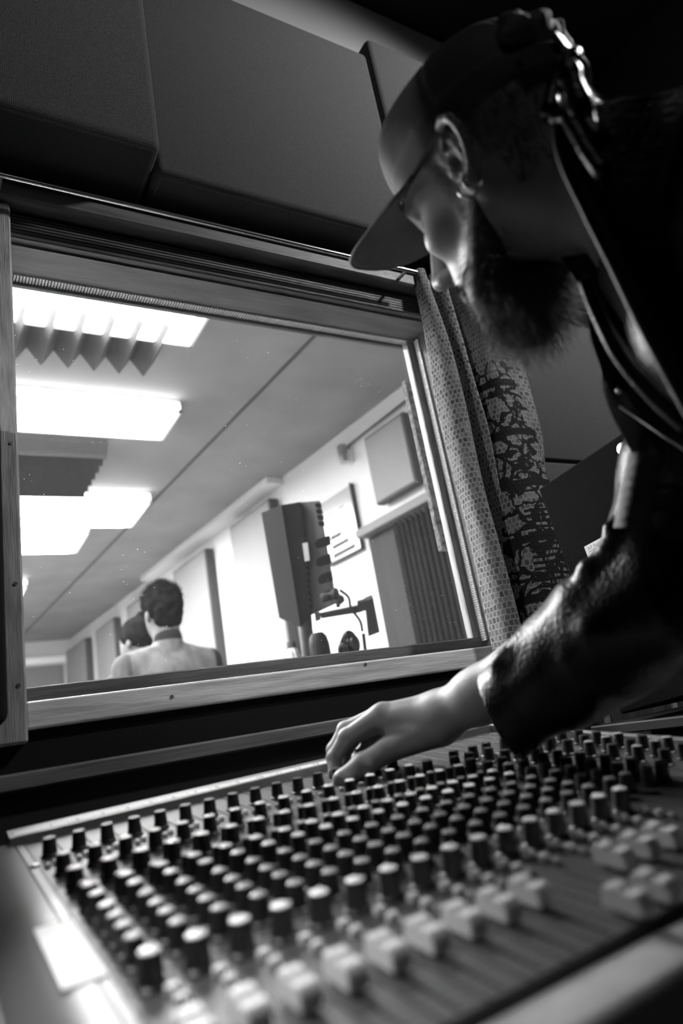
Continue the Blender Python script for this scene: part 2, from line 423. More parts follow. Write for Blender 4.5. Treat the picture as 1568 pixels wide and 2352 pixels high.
cushion('sound_absorber', (1.035, .984, .06), (1.70, 1.0, .486), M['panel_cloth'], 'grey fabric panel behind the black speaker, below a horizontal seam', G1, .006)
cushion('sound_absorber', (-.6, .925, .072), (.0925, .963, .475), M['black_cloth'], 'black fabric panel with rounded corner overlapping the left window post', G1)
tag(put('fabric_strip', boxes(((-.6, .982, .0165), (1.085, 1.0, .0655))), M['black_cloth']), 'long black carpet-like fabric strip under the pale window rail', 'fabric strip')
SH = tag(put('ledge', boxes(((-.6, .925, -.0035), (1.085, 1.0, .0165)), bev=.0025), M['wood_mid']), 'narrow wooden ledge running below the black fabric strip', 'ledge')
struct('trim_1', boxes(((-.6, .94, -1.0), (1.085, 1.0, -.0035))), M['black'])

# curtain rod
rod = thing('metal_rod', 'thin shiny metal rod running along the top of the window frame', 'rod', V((.48, .925, .871)))
bm = bmesh.new(); tube(bm, [(.078, .925, .875), (.885, .925, .875)], .0042, 14); put('rod', bm, M['chrome'], rod, 50)
bm = bmesh.new(); lathe(bm, [(.003, -.006), (.008, -.005), (.0095, 0), (.008, .006), (.004, .009)], 16, Matrix.Translation((.076, .925, .875)) @ Matrix.Rotation(math.radians(-90), 4, 'Y')); put('finial', bm, M['chrome'], rod, 60)
for x in (.10, .86): put('bracket', boxes(((x - .004, .925, .873), (x + .004, .9595, .877)), bev=.001), M['steel'], rod)

# leaning slatted board, lower right
sb = thing('slatted_board', 'dark wooden board with pale battens standing behind the mixing console', 'board', V((1.3, .93, -1.0)))
RS = Matrix.Translation((1.3, .93, 0)) @ Matrix.Rotation(math.radians(9), 4, 'Y') @ Matrix.Translation((-1.3, -.93, 0))
for k in range(5):
    bm = bmesh.new(); x0 = .985 + k * .205
    if k == 0: x0 = .93
    bx(bm, (.905 + k * .2, 0.921, -.72), (1.088 + k * .2, .935, .045), .002, M=RS); put('plank', bm, M['wood_slats'], sb)
    bm = bmesh.new(); bx(bm, (1.090 + k * .2, .916, -.72), (1.103 + k * .2, .937, .045), .001, M=RS); put('batten', bm, M['wood_batten'], sb)

# ------------------------------------------------------------ curtain
def curtain_mat():
    m = mat('curtain_cloth', 0.12, 0.85, spec=0.2); nt = m.node_tree; b = nt.nodes['Principled BSDF']; N = nt.nodes.new; L = nt.links.new
    tc = N('ShaderNodeTexCoord')
    # woven snake-skin rows
    mp = N('ShaderNodeMapping'); L(tc.outputs['UV'], mp.inputs[0])
    dn = N('ShaderNodeTexNoise'); dn.inputs['Scale'].default_value = 70; L(mp.outputs[0], dn.inputs['Vector'])
    mx = N('ShaderNodeMix'); mx.data_type = 'VECTOR'; mx.inputs['Factor'].default_value = 0.007
    L(mp.outputs[0], mx.inputs[4]); L(dn.outputs['Color'], mx.inputs[5])
    br = N('ShaderNodeTexBrick'); br.inputs['Scale'].default_value = 1; br.inputs['Brick Width'].default_value = .0085; br.inputs['Row Height'].default_value = .0105
    br.inputs['Mortar Size'].default_value = .0016; br.inputs['Mortar Smooth'].default_value = .6; br.offset = .5
    br.inputs['Color1'].default_value = (.05, .05, .05, 1); br.inputs['Color2'].default_value = (.17, .17, .17, 1); br.inputs['Mortar'].default_value = (.24, .24, .24, 1)
    L(mx.outputs[1], br.inputs['Vector'])
    sep = N('ShaderNodeSeparateXYZ'); L(tc.outputs['UV'], sep.inputs[0])
    # printed ornament: blobs with dark outlines
    vo = N('ShaderNodeTexVoronoi'); vo.feature = 'DISTANCE_TO_EDGE'; vo.inputs['Scale'].default_value = 26
    n2 = N('ShaderNodeTexNoise'); n2.inputs['Scale'].default_value = 22; n2.inputs['Detail'].default_value = 3; L(tc.outputs['UV'], n2.inputs['Vector'])
    mx2 = N('ShaderNodeMix'); mx2.data_type = 'VECTOR'; mx2.inputs['Factor'].default_value = .06; L(tc.outputs['UV'], mx2.inputs[4]); L(n2.outputs['Color'], mx2.inputs[5])
    L(mx2.outputs[1], vo.inputs['Vector'])
    n3 = N('ShaderNodeTexNoise'); n3.inputs['Scale'].default_value = 34; n3.inputs['Detail'].default_value = 1.5; L(mx2.outputs[1], n3.inputs['Vector'])
    def math_(op, a, bb, c=None):
        x = N('ShaderNodeMath'); x.operation = op
        for i, v in enumerate([a, bb, c]):
            if v is None: continue
            if isinstance(v, (int, float)): x.inputs[i].default_value = v
            else: L(v, x.inputs[i])
        return x.outputs[0]
    edge = math_('LESS_THAN', vo.outputs['Distance'], .085)
    blot = math_('GREATER_THAN', n3.outputs[0], .59)
    # where the print lies: u band, v below; more black towards the bottom
    u, v = sep.outputs['X'], sep.outputs['Y']
    inu = math_('MULTIPLY', math_('GREATER_THAN', u, .26), math_('LESS_THAN', u, .50))
    inv = math_('LESS_THAN', v, .66)
    low = math_('LESS_THAN', v, .50)
    pr = math_('MAXIMUM', edge, math_('MULTIPLY', blot, low))
    wv = N('ShaderNodeTexWave'); wv.bands_direction = 'Y'; wv.inputs['Scale'].default_value = 28; wv.inputs['Distortion'].default_value = 2; L(tc.outputs['UV'], wv.inputs['Vector'])
    stripes = math_('MULTIPLY', math_('GREATER_THAN', wv.outputs['Fac'], .5), math_('MULTIPLY', math_('LESS_THAN', v, .34), math_('GREATER_THAN', u, .40)))
    bars = math_('MULTIPLY', math_('LESS_THAN', math_('ABSOLUTE', math_('SUBTRACT', math_('FRACT', math_('MULTIPLY', v, 9.0), None), .5), None), .07), 1)
    pr = math_('MAXIMUM', math_('MAXIMUM', pr, stripes), bars)
    pr = math_('MULTIPLY', math_('MULTIPLY', pr, inu), inv)
    mc = N('ShaderNodeMix'); mc.data_type = 'RGBA'; L(pr, mc.inputs['Factor']); L(br.outputs['Color'], mc.inputs[6]); mc.inputs[7].default_value = (.012, .012, .012, 1)
    L(mc.outputs[2], b.inputs['Base Color'])
    bp = N('ShaderNodeBump'); bp.inputs['Strength'].default_value = .4; bp.inputs['Distance'].default_value = .001; L(br.outputs['Fac'], bp.inputs['Height']); L(bp.outputs[0], b.inputs['Normal'])
    return m
M['curtain'] = curtain_mat()
# fold plan: (x, y) control points at successive heights
LV = [(.905, [(.905, .965), (.908, .945), (.925, .938), (.938, .95), (.942, .972), (.948, .95), (.962, .935), (.975, .95), (.978, .972), (.985, .94), (1.0, .925), (1.03, .93), (1.045, .955), (1.05, .970), (1.07, .95), (1.10, .955), (1.13, .97)]),
      (.72, [(.898, .962), (.899, .930), (.916, .918), (.928, .938), (.937, .990), (.950, .94), (.962, .918), (.972, .935), (.978, .988), (.984, .925), (1.0, .895), (1.030, .895), (1.048, .935), (1.066, .978), (1.10, .945), (1.16, .948), (1.20, .975)]),
      (.53, [(.895, .962), (.896, .927), (.914, .912), (.932, .935), (.943, .992), (.956, .94), (.966, .915), (.976, .935), (.980, .988), (.980, .920), (1.01, .885), (1.070, .888), (1.098, .925), (1.115, .978), (1.13, .95), (1.15, .948), (1.175, .975)]),
      (.35, [(.892, .962), (.892, .925), (.911, .910), (.930, .933), (.942, .992), (.952, .94), (.960, .920), (.967, .94), (.968, .988), (.962, .915), (1.0, .880), (1.060, .885), (1.092, .925), (1.098, .975), (1.11, .955), (1.12, .955), (1.13, .978)]),
      (.18, [(.890, .962), (.890, .923), (.911, .907), (.931, .93), (.942, .990), (.949, .945), (.954, .925), (.958, .94), (.958, .985), (.953, .915), (.99, .878), (1.040, .883), (1.066, .92), (1.072, .968), (1.08, .955), (1.09, .955), (1.10, .978)]),
      (.022, [(.888, .962), (.888, .921), (.911, .903), (.930, .925), (.940, .985), (.944, .945), (.947, .925), (.952, .94), (.954, .980), (.949, .91), (.98, .876), (1.028, .881), (1.048, .915), (1.054, .965), (1.06, .955), (1.07, .955), (1.08, .975)])]
rows = []; NZ = 60
fine = [[Vector((p.x, p.y, z)) for p in spline([(a, b, 0) for a, b in pts], 150)] for z, pts in LV]
for k in range(NZ + 1):
    z = LV[0][0] + (LV[-1][0] - LV[0][0]) * k / NZ
    i = 0
    while i < len(LV) - 2 and z < LV[i + 1][0]: i += 1
    t = (LV[i][0] - z) / (LV[i][0] - LV[i + 1][0]); t2 = t
    rows.append([fine[i][j].lerp(fine[i + 1][j], t2).to_2d().to_3d() + Vector((.003 * math.sin(j * .11 + z * 9), .003 * math.sin(z * 14 + j * .07), z)) for j in range(151)])
bm = bmesh.new(); grid(bm, rows, flip=True, uv=True)
L = bm.loops.layers.uv.verify()
lens = [0]
for j in range(150): lens.append(lens[-1] + (rows[30][j + 1] - rows[30][j]).length)
for f in bm.faces:
    for lp in f.loops:
        a = int(round(lp[L].uv.x * 150)); lp[L].uv = (lens[a], lp.vert.co.z)
cur = put('curtain', bm, M['curtain'], None, 180); solidify(cur, .0015)
tag(cur, 'patterned heavy curtain hanging in folds at the right side of the window', 'curtain')

# ============================================================ STUDIO MONITOR + DESK
desk = thing('studio_desk', 'black desk carrying the mixing console', 'desk', V((.5, .5, -1.0)))
put('desk_top', boxes(((-.15, .22, -.26), (1.25, .918, -.222)), bev=.003), M['black'], desk)
for x in (-.12, 1.18):
    put('leg', boxes(((x, .28, -1.0), (x + .05, .90, -.26)), bev=.003), M['black'], desk)
st = tag(put('speaker_stand', boxes(((.90, .52, -.222), (1.16, .80, -.205)), ((.96, .60, -.205), (1.10, .74, -.075)), ((.90, .52, -.075), (1.16, .80, -.06)), bev=.002), M['black']), 'low black stand under the speaker at the right end of the desk', 'stand')
sp = thing('studio_monitor_speaker', 'black speaker cabinet with silver stud and white sticker behind the man\'s arm', 'speaker', V((.90, .735, -.06)))
TL = math.radians(6)
MS = Matrix.Translation((.9, .735, -.06)) @ Matrix.Rotation(-TL, 4, 'X')
# local: x width .25, y from -.25 (front) to 0 (back), z up .385
bm = bmesh.new(); bx(bm, (0, -.27, 0.012), (.25, 0, .392), .003, M=MS); put('cabinet', bm, mat('speaker_black', .003, .8, bump=(500, .2), spec=.05), sp)
bm = bmesh.new(); lathe(bm, [(.075, 0), (.082, .004), (.078, .008), (.07, .006), (.035, -.012), (.022, -.004), (.0, 0)], 32, MS @ Matrix.Translation((.125, -.271, .12)) @ Matrix.Rotation(math.radians(90), 4, 'X'), cap=False); put('woofer', bm, M['console_dark'], sp, 40)
bm = bmesh.new(); lathe(bm, [(.035, 0), (.038, .004), (.016, .001), (.012, .006), (.0, .009)], 24, MS @ Matrix.Translation((.125, -.271, .28)) @ Matrix.Rotation(math.radians(90), 4, 'X'), cap=False); put('tweeter', bm, M['console_dark'], sp, 40)
def on_side(px, py):        # point of the cabinet's left side seen at px,py
    d = RX * ((px - 784) / FPX) + RD * ((py - 1176) / FPX) + RF; return d * (.9 / d.x)
c = on_side(1429, 1030)
bm = bmesh.new(); lathe(bm, [(.0095, -.001), (.0095, .0012), (.0075, .0022), (0.0, .0024)], 24, Matrix.Translation(c) @ Matrix.Rotation(math.radians(-90), 4, 'Y'), cap=False); put('stud', bm, M['steel'], sp, 40)
a, b_, d_ = on_side(1342.3, 1255.5), on_side(1391.5, 1229), on_side(1352, 1284)
ux = (b_ - a); uy = (a - d_); wl = ux.length * 1.28; ux.normalize(); uy_l = uy.length; uy = (uy - ux * uy.dot(ux)); uy_l = uy.length; uy.normalize()
nn_ = ux.cross(uy); LM = Matrix.Translation(d_ + nn_ * .0004) @ Matrix((ux, uy, nn_)).transposed().to_4x4()
bm = bmesh.new(); bx(bm, (0, 0, 0), (wl, uy_l, .0003), M=LM); stick = put('sticker', bm, M['paper'], sp)
stick['label'] = 'small white rectangular sticker with black printed text'
for s, sx, sy, fr in (('A.P. Road Studio', .10, .60, .74), ('www.facebook.com/apRoadStudio', .08, .42, .84), ('(+40) 742 332 11', .20, .10, .66)):
    me = text_mesh(s, 1.0); xs = [v.co.x for v in me.vertices]; wd = max(xs) - min(xs); k = wl * fr / wd
    me.transform(LM @ Matrix.Translation((wl * sx, uy_l * sy, .0004)) @ Matrix.Diagonal((k, min(k * (1.15 if len(s) < 20 else 1.3), uy_l * .34), 1, 1)))
    put('lettering', me, M['ink'], stick)

# ============================================================ MIXING CONSOLE (own slanted frame: u right, v back, w up)
rho = math.atan(0.0236); al = math.radians(8.25)
ex = Vector((math.cos(rho), 0, math.sin(rho))); ey = Vector((0, math.cos(al), math.sin(al)))
en = ex.cross(ey).normalized(); ey = en.cross(ex)
O = Vector((0, 0.0234, -0.1613)) - ex * 0 + Vector((0, 0, -.00236))
MM = Matrix((ex, ey, en)).transposed().to_4x4(); MM.translation = O + Vector((0, 0, CZ))
con = thing('mixing_console', 'large slanted mixing console covered in rows of small knobs and white faders', 'mixing console', mat=MM)
def cpart(name, bm, m, smooth=None, parent=con): return obj(name, bm, m, parent, None, smooth)
U0, PIT, NCH = 0.1031, 0.0246, 24
UL = 0.0908; UR = UL + NCH * PIT + .012; VF, VB = .262, .782
cpart('faceplate', boxes(((UL, VF, -.012), (UR, VB, 0))), M['console'])
cpart('chassis', boxes(((.03, .235, -.078), (UR + .01, VB + .03, -.012)), bev=.002), M['console_dark'])
# left cheek: glossy rounded moulding
prof = [(UL, -.004), (UL, .0005), (.0835, .001), (.0828, -.0006), (.0818, .0012), (.072, .001), (.060, -.0008), (.050, -.0045), (.042, -.010), (.036, -.018), (.032, -.030), (.030, -.05), (.030, -.085)]
bm = bmesh.new(); rows = [[Vector((u, v, w_)) for u, w_ in prof] for v in [VF - .03 + (VB + .03 - VF + .0) * k / 20 for k in range(21)]]
grid(bm, rows, flip=True); bm.faces.new([bm.verts.new(p) for p in rows[0]]); bm.faces.new([bm.verts.new(p) for p in rows[-1][::-1]])
cpart('side_cheek', bm, M['console_side'], 60)
bm = bmesh.new(); bx(bm, (.066, .418, .0015), (UL - .002, .52, .0021)); cpart('tape', bm, M['tape'])['label'] = 'strip of pale masking tape stuck across the left cheek'
bm = bmesh.new(); lathe(bm, [(.0036, 0), (.0036, .0016), (.0028, .0022)], 16, Matrix.Translation((.0875, .675, .0008))); cpart('screw', bm, M['steel'], 50)
# right cheek
cpart('side_rail', boxes(((UR, VF - .02, -.012), (UR + .010, VB + .01, .010)), bev=.002), M['console_side'])
# raised metal strip with tape and channel numbers at the back
bm = bmesh.new(); prism(bm, [(.079, VB - .012, 0), (.079, VB - .011, .008), (.079, VB + .008, .0095), (.079, VB + .018, .0095), (.079, VB + .018, 0)], (UR - .079, 0, 0)); cpart('back_rail', bm, M['steel'])
bm = bmesh.new(); tb = Matrix.Translation((0, VB - .010, .0082)) @ Matrix.Rotation(math.atan(.0015 / .019), 4, 'X')
u = .0835
while u < UR - .02:
    bx(bm, (u, 0.001, 0), (u + PIT - .0006, .0135, .0005), M=tb); u += PIT
tp = cpart('number_tape', bm, M['tape'])
for i in range(1, NCH + 1):
    me = text_mesh(str(i), .0095); me.transform(tb @ Matrix.Translation((U0 + (i - 1) * PIT + .011, .0035, .0007))); cpart('channel_number', me, M['ink'], None, tp)
# channel separators: dark groove with light edge
for i in range(NCH + 1):
    u = UL + i * PIT
    bm = bmesh.new(); bx(bm, (u - .0009, VF, .0), (u + .0009, VB - .014, .0009), .0003); cpart('channel_divider', bm, M['console_dark'] if i % 1 == 0 else M['console'])
# printed legends: thin light lines and ticks beside knobs, bar legends of the master section
bm = bmesh.new()
for i in range(16):
    u = U0 + i * PIT
    for v in (.700, .633, .583, .536, .512, .483, .459, .440, .419, .388):
        for a in range(-4, 5):
            an = math.radians(a * 33 + 90); c_, s_ = math.cos(an), math.sin(an)
            x, y = u + c_ * .0092, v + s_ * .0092
            if abs(x - u) < .0105: bx(bm, (x - .0003, y - .0003, 0), (x + .0003, y + .0003, .0002))
for k in range(6):          # routing legend boxes, far right back
    v1 = .770 - k * .0; u = .455 + k * .0
for r in range(6):
    u0 = .462 + r * .037
    for (a, b) in (((u0, .655), (u0 + .0005, .762)), ((u0 + .030, .655), (u0 + .0305, .762)), ((u0, .7615), (u0 + .0305, .762))):
        bx(bm, (a[0], a[1], 0), (b[0], b[1], .0002))
    for q in range(11):
        v = .664 + q * .0085
        bx(bm, (u0 + .006, v, 0), (u0 + .0145, v + .0008, .0002)); bx(bm, (u0 + .0145, v, 0), (u0 + .0151, v + .003, .0002)); bx(bm, (u0 + .018, v + .001, 0), (u0 + .024, v + .0018, .0002))
cpart('printed_legend', bm, M['print_grey'])

# one knob (body + coloured cap), then copies
def knob_mesh(r=.0055, h=.0158, cap=None):
    seg = 32; bm = bmesh.new(); rings = []
    for rr, z, fl in ((r * 1.38, 0, 0), (r * 1.38, h * .10, 0), (r * 1.16, h * .17, 1), (r * 1.08, h * .55, 1), (r * 1.0, h * .94, 1), (r * .93, h, 0)):
        rings.append([bm.verts.new(((rr - (.00028 if fl and i % 2 else 0)) * math.cos(2 * math.pi * i / seg), (rr - (.00028 if fl and i % 2 else 0)) * math.sin(2 * math.pi * i / seg), z)) for i in range(seg)])
    for a, b in zip(rings[:-1], rings[1:]):
        for i in range(seg): bm.faces.new((a[i], a[(i + 1) % seg], b[(i + 1) % seg], b[i]))
    bm.faces.new(rings[-1]); return bm
def cap_mesh(r=.0055, h=.0158):
    bm = bmesh.new(); lathe(bm, [(r * .86, h - .0004), (r * .86, h + .0005), (r * .72, h + .0009)], 24)
    bx(bm, (-.0005, 0, h + .0006), (.0005, r * .95, h + .0013)); return bm
def meshof(bm, ms, smooth=35):
    me = bpy.data.meshes.new('knob'); bm.to_mesh(me); bm.free()
    for m in ms: me.materials.append(m)
    me.polygons.foreach_set('use_smooth', [True] * len(me.polygons)); me.set_sharp_from_angle(angle=math.radians(smooth)); return me
KB = meshof(knob_mesh(), [M['knob_body']]); KW = meshof(cap_mesh(), [M['cap_white']]); KG = meshof(cap_mesh(), [M['cap_grey']])
KS = meshof(knob_mesh(.0042, .0125), [M['knob_body']]); KSW = meshof(cap_mesh(.0042, .0125), [M['cap_grey']])
KL = meshof(knob_mesh(.0062, .0175), [M['knob_body']]); KLW = meshof(cap_mesh(.0062, .0175), [M['cap_white']])
rows_ = [(.700, KB, None), (.633, KB, KW), (.5965, KS, KSW), (.5815, KB, KW), (.5495, KS, KSW), (.532, KB, KW), (.509, KB, KW), (.4815, KB, KW), (.459, KB, KG), (.4395, KB, KG), (.4185, KB, KG), (.388, KL, KLW)]
spots = []
for i in range(16):
    u = U0 + i * PIT
    for v, b_m, c_m in rows_:
        g = c_m
        if c_m is KW and i > 0 and v < .50: g = KG
        spots.append((u, v, b_m, g))
for i in range(16, NCH):       # group / master section on the right
    u = U0 + i * PIT
    for v, b_m, c_m in [(.648, KB, None), (.622, KB, None), (.596, KB, None), (.570, KB, None), (.54, KB, KG), (.51, KB, None), (.48, KB, KG), (.45, KB, None), (.42, KB, KG)]:
        if (i * 7 + int(v * 1000)) % 5 == 0: continue
        spots.append((u + (.0 if i % 2 else .004), v, b_m, c_m))
def dist(s): return Vector((s[0], s[1] + .02, .13)).length
def insight(s):                 # rough: inside the photograph's frame
    p = O + ex * s[0] + ey * s[1]; q = (p.dot(RX), p.dot(RD), p.dot(RF)); x = 784 + FPX * q[0] / q[2]; y = 1176 + FPX * q[1] / q[2]; return -20 < x < 1590 and y < 2380
spots.sort(key=lambda s: (not insight(s), dist(s)))
proto = {}
for k, (u, v, b_m, c_m) in enumerate(spots[:100]):
    o = bpy.data.objects.new('knob', b_m); COL.objects.link(o); o.parent = con; o.location = (u, v, 0); o.rotation_euler = (0, 0, random.uniform(-2.2, 2.2) if c_m is not KG else random.uniform(-.6, .6))
    if c_m is not None:
        c = bpy.data.objects.new('knob_cap', c_m); COL.objects.link(c); c.parent = o; c['label'] = 'white top' if c_m in (KW, KLW) else 'grey top'
bm = bmesh.new(); mats_ = [M['knob_body'], M['cap_white'], M['cap_grey']]
for u, v, b_m, c_m in spots[100:]:
    for me_, mi in ((b_m, 0), (c_m, 1 if c_m in (KW, KLW) else 2)):
        if me_ is None: continue
        n0 = len(bm.verts); f0 = len(bm.faces); bm.from_mesh(me_); bm.verts.ensure_lookup_table(); bm.faces.ensure_lookup_table()
        bmesh.ops.transform(bm, matrix=Matrix.Translation((u, v, 0)) @ Matrix.Rotation(random.uniform(-1.5, 1.5), 4, 'Z'), verts=bm.verts[n0:])
        for f in bm.faces[f0:]: f.material_index = mi
o = cpart('knob', bm, mats_, 35); o['kind'] = 'stuff'; o['label'] = 'the remaining knobs, farther back and to the right'
# push buttons: pairs behind the second knob, three above each fader
bmB = bmesh.new(); bx(bmB, (-.0034, -.0022, 0), (.0034, .0022, .0046), .0006)
KBt = meshof(bmB, [M['fader_white']], 30)
bmB = bmesh.new(); bx(bmB, (-.0022, -.0022, 0), (.0022, .0022, .0040), .0005); KBs = meshof(bmB, [M['cap_grey']], 30)
bmB = bmesh.new(); bx(bmB, (-.0022, -.0022, 0), (.0022, .0022, .0040), .0005); KBd = meshof(bmB, [M['fader_white']], 30)
btn = []
for i in range(16):
    u = U0 + i * PIT
    for (du, v, m_) in ((.0075, .3745, KBt), (.0075, .3615, KBt), (.0075, .3505, KBs), (-.006, .664, KBd), (.001, .670, KBd), (.008, .664, KBs)): btn.append((u + du - .001, v, m_))
for i in range(17, NCH): btn.append((U0 + i * PIT + .006, .664 - (i % 3) * .026, KBd))
btn.sort(key=lambda s: (not insight(s), dist(s)))
for u, v, m_ in btn[:100]:
    o = bpy.data.objects.new('push_button', m_); COL.objects.link(o); o.parent = con; o.location = (u, v, 0)
if btn[100:]:
    bm = bmesh.new()
    for u, v, m_ in btn[100:]:
        n0 = len(bm.verts); bm.from_mesh(m_); bm.verts.ensure_lookup_table(); bmesh.ops.translate(bm, vec=(u, v, 0), verts=bm.verts[n0:])
    o = cpart('push_button', bm, M['fader_white']); o['kind'] = 'stuff'
# faders: slot, scale marks, concave white cap
bmf = bmesh.new()
fp = [(-.0125, .0), (-.0125, .0065), (-.0095, .0105), (-.003, .0108), (-.0008, .0082), (.0008, .0082), (.003, .0112), (.0095, .0118), (.0125, .008), (.0125, 0)]
prism(bmf, [(-.0058, v, w_ + .0025) for v, w_ in fp], (.0116, 0, 0))
bx(bmf, (-.0012, -.004, -.001), (.0012, .004, .004)); bmf.normal_update()
bmesh.ops.bevel(bmf, geom=[e for e in bmf.edges if e.calc_length() > .004], offset=.0006, segments=2, affect='EDGES')
KF = meshof(bmf, [M['fader_white']], 40)
for i in range(NCH):
    u = U0 + i * PIT - .0015
    vv = .318 if i < 9 or i in (11, 12, 13) else .272
    if i >= 14: vv = (.30, .275, .29, .318, .285)[i % 5]
    bm = bmesh.new(); bx(bm, (u - .0010, VF + .003, -.001), (u + .0010, .338, .0004)); cpart('fader_slot', bm, M['black'])
    bm = bmesh.new()
    for q in range(11): bx(bm, (u - .0065, VF + .006 + q * .0066, 0), (u - .0030, VF + .0066 + q * .0066, .0002)); bx(bm, (u + .0030, VF + .006 + q * .0066, 0), (u + .0058, VF + .0066 + q * .0066, .0002))
    cpart('fader_scale', bm, M['print_grey'])
    o = bpy.data.objects.new('fader_cap', KF); COL.objects.link(o); o.parent = con; o.location = (u, vv, 0)
cpart('armrest', boxes(((.03, VF - .034, -.05), (UR + .01, VF - .001, -.0045)), bev=.005, seg=3), M['armrest'], 40)

# ============================================================ LIVE ROOM BEHIND THE GLASS
LA = Vector((1.91, 2.18, 0)); LT = Vector((-.0782, .99694, 0)).normalized(); LN = Vector((-LT.y, LT.x, 0))   # along the wall; out of the wall
def lw(s, z, off=0.0): p = LA + LT * s + LN * off; return Vector((p.x, p.y, z))
LMx = Matrix((LN, LT, Vector((0, 0, 1)))).transposed().to_4x4(); LMx.translation = LA   # local x out of wall, y along, z up
def lbox(*a, bev=0.0, seg=1):
    bm = bmesh.new()
    for lo, hi in a: bx(bm, lo, hi, bev, M=LMx, seg=seg)
    return bm
SZ, SE = 1.45, 5.97
struct('wall_right', lbox(((-.08, -1.12, -1.0), (0, SE, SZ))), M['live_wall'])
struct('wall_far', lbox(((0, SE, -1.0), (4.2, SE + .08, SZ))), M['live_wall'])
struct('wall_left', lbox(((4.2, -1.4, -1.0), (4.28, SE + .08, SZ))), M['live_wall'])
bm = bmesh.new(); prism(bm, [(-3.0, 1.10, SZ), (2.2, 1.10, SZ), (1.55, 8.3, SZ), (-3.0, 8.3, SZ)], (0, 0, .05)); struct('ceiling', bm, M['live_ceiling'])
bm = bmesh.new(); prism(bm, [(-3.0, 1.10, -1.0), (2.2, 1.10, -1.0), (1.55, 8.3, -1.0), (-3.0, 8.3, -1.0)], (0, 0, -.05)); struct('floor', bm, M['live_floor'])
struct('wall_front', boxes(((-2.6, 1.02, -1.0), (-1.3, 1.10, SZ))), M['live_wall'])
bm = bmesh.new()
prism(bm, [(1.31, 1.7, SZ), (1.325, 1.7, SZ), (.885, 8.1, SZ), (.87, 8.1, SZ)], (0, 0, -.004)); struct('trim_2', bm, M['seam'])
struct('trim_3', lbox(((0, 1.2, SZ - .045), (.11, 3.35, SZ)), bev=.004), M['live_wall'])
struct('trim_4', lbox(((.0, SE - .05, 1.20), (4.2, SE, 1.27))), M['white'])
for k in range(7): struct('trim_%d' % (5 + k), lbox(((.10 + k * .58, SE - .03, -.9), (.655 + k * .58, SE, 1.18)), bev=.004), M['far_panel'])
tag(put('loudspeaker', lbox(((1.15, SE - .35, .1), (1.5, SE - .04, .93)), bev=.01), M['panel_frame']), 'dark upright loudspeaker against the far wall of the lit room', 'loudspeaker')

# ceiling lights
def ceil_light(x0, x1, y0, y1, label):
    z1, z0 = SZ, 1.385
    t = thing('ceiling_light', label, 'ceiling light', V(((x0 + x1) / 2, (y0 + y1) / 2, z0)), 'fluorescent ceiling lights in the lit room')
    put('housing', boxes(((x0, y0, z0 + .018), (x1, y1, z1)), ((x0, y0, z0 + .002), (x0 + .012, y1, z0 + .02)), ((x1 - .012, y0, z0 + .002), (x1, y1, z0 + .02)),
        ((x0, y0, z0 + .002), (x1, y0 + .008, z0 + .02)), ((x0, y1 - .008, z0 + .002), (x1, y1, z0 + .02)), bev=.001), M['fixture'], t)
    put('diffuser', boxes(((x0 + .05, y0 + .012, z0), (x1 - .05, y1 - .012, z0 + .016)), bev=.004), M['tube'], t)
    put('side_lens', boxes(((x0 + .01, y0 - .006, z0 + .02), (x1 - .01, y0, z1 - .02)), ((x0 + .01, y1, z0 + .02), (x1 - .01, y1 + .006, z1 - .02))), M['diffuser_side'], t)
    return t
ceil_light(-.55, .835, 1.83, 2.08, 'ceiling light nearest the window glass, above the wedge foam')
ceil_light(-.50, .955, 2.58, 2.86, 'second ceiling light from the window, between the two foam blocks')
ceil_light(-.45, 1.12, 3.66, 4.10, 'third ceiling light from the window, broad and bright, beyond the dark stepped foam')
ceil_light(-.65, .89, 4.20, 4.62, 'fourth ceiling light from the window, shorter in view, just beyond the third')
ceil_light(-.85, .69, 5.45, 5.85, 'farthest ceiling light, its end just showing beside the left window post')
for k, (ya, yb) in enumerate(((2.55, 2.85), (4.15, 4.45), (5.75, 6.05))):  # unseen row, added to brighten the far walls of the live room
    ceil_light(-2.15, -.95, ya, yb, ('nearest', 'middle', 'farthest')[k] + ' ceiling light of the unseen row added along the left side of the lit room')
# wedge foam
bm = bmesh.new(); x0 = -.13; n = 10; pw = .0885
prof = [(x0, SZ - .002)]
for k in range(n): prof += [(x0 + k * pw, SZ - .02), (x0 + (k + .5) * pw, SZ - .085)]
prof += [(x0 + n * pw, SZ - .02), (x0 + n * pw, SZ - .002)]
prism(bm, [(x, 1.95, z) for x, z in prof], (0.0, .33, 0)); tag(put('foam_absorber', bm, M['foam']), 'grey wedge foam block with zigzag edge, under the nearest ceiling light', 'acoustic foam')
bm = bmesh.new(); prof = [(3.0, SZ - .002)]
for k in range(7): prof += [(3.0 + k * .085, SZ - .025), (3.0 + (k + .5) * .085, SZ - .085)]
prof += [(3.6, SZ - .002)]
prism(bm, [(-.1, y, z) for y, z in prof], (.84, 0, 0)); tag(put('foam_absorber', bm, M['foam']), 'dark stepped foam block on the ceiling between second and third lights', 'acoustic foam')
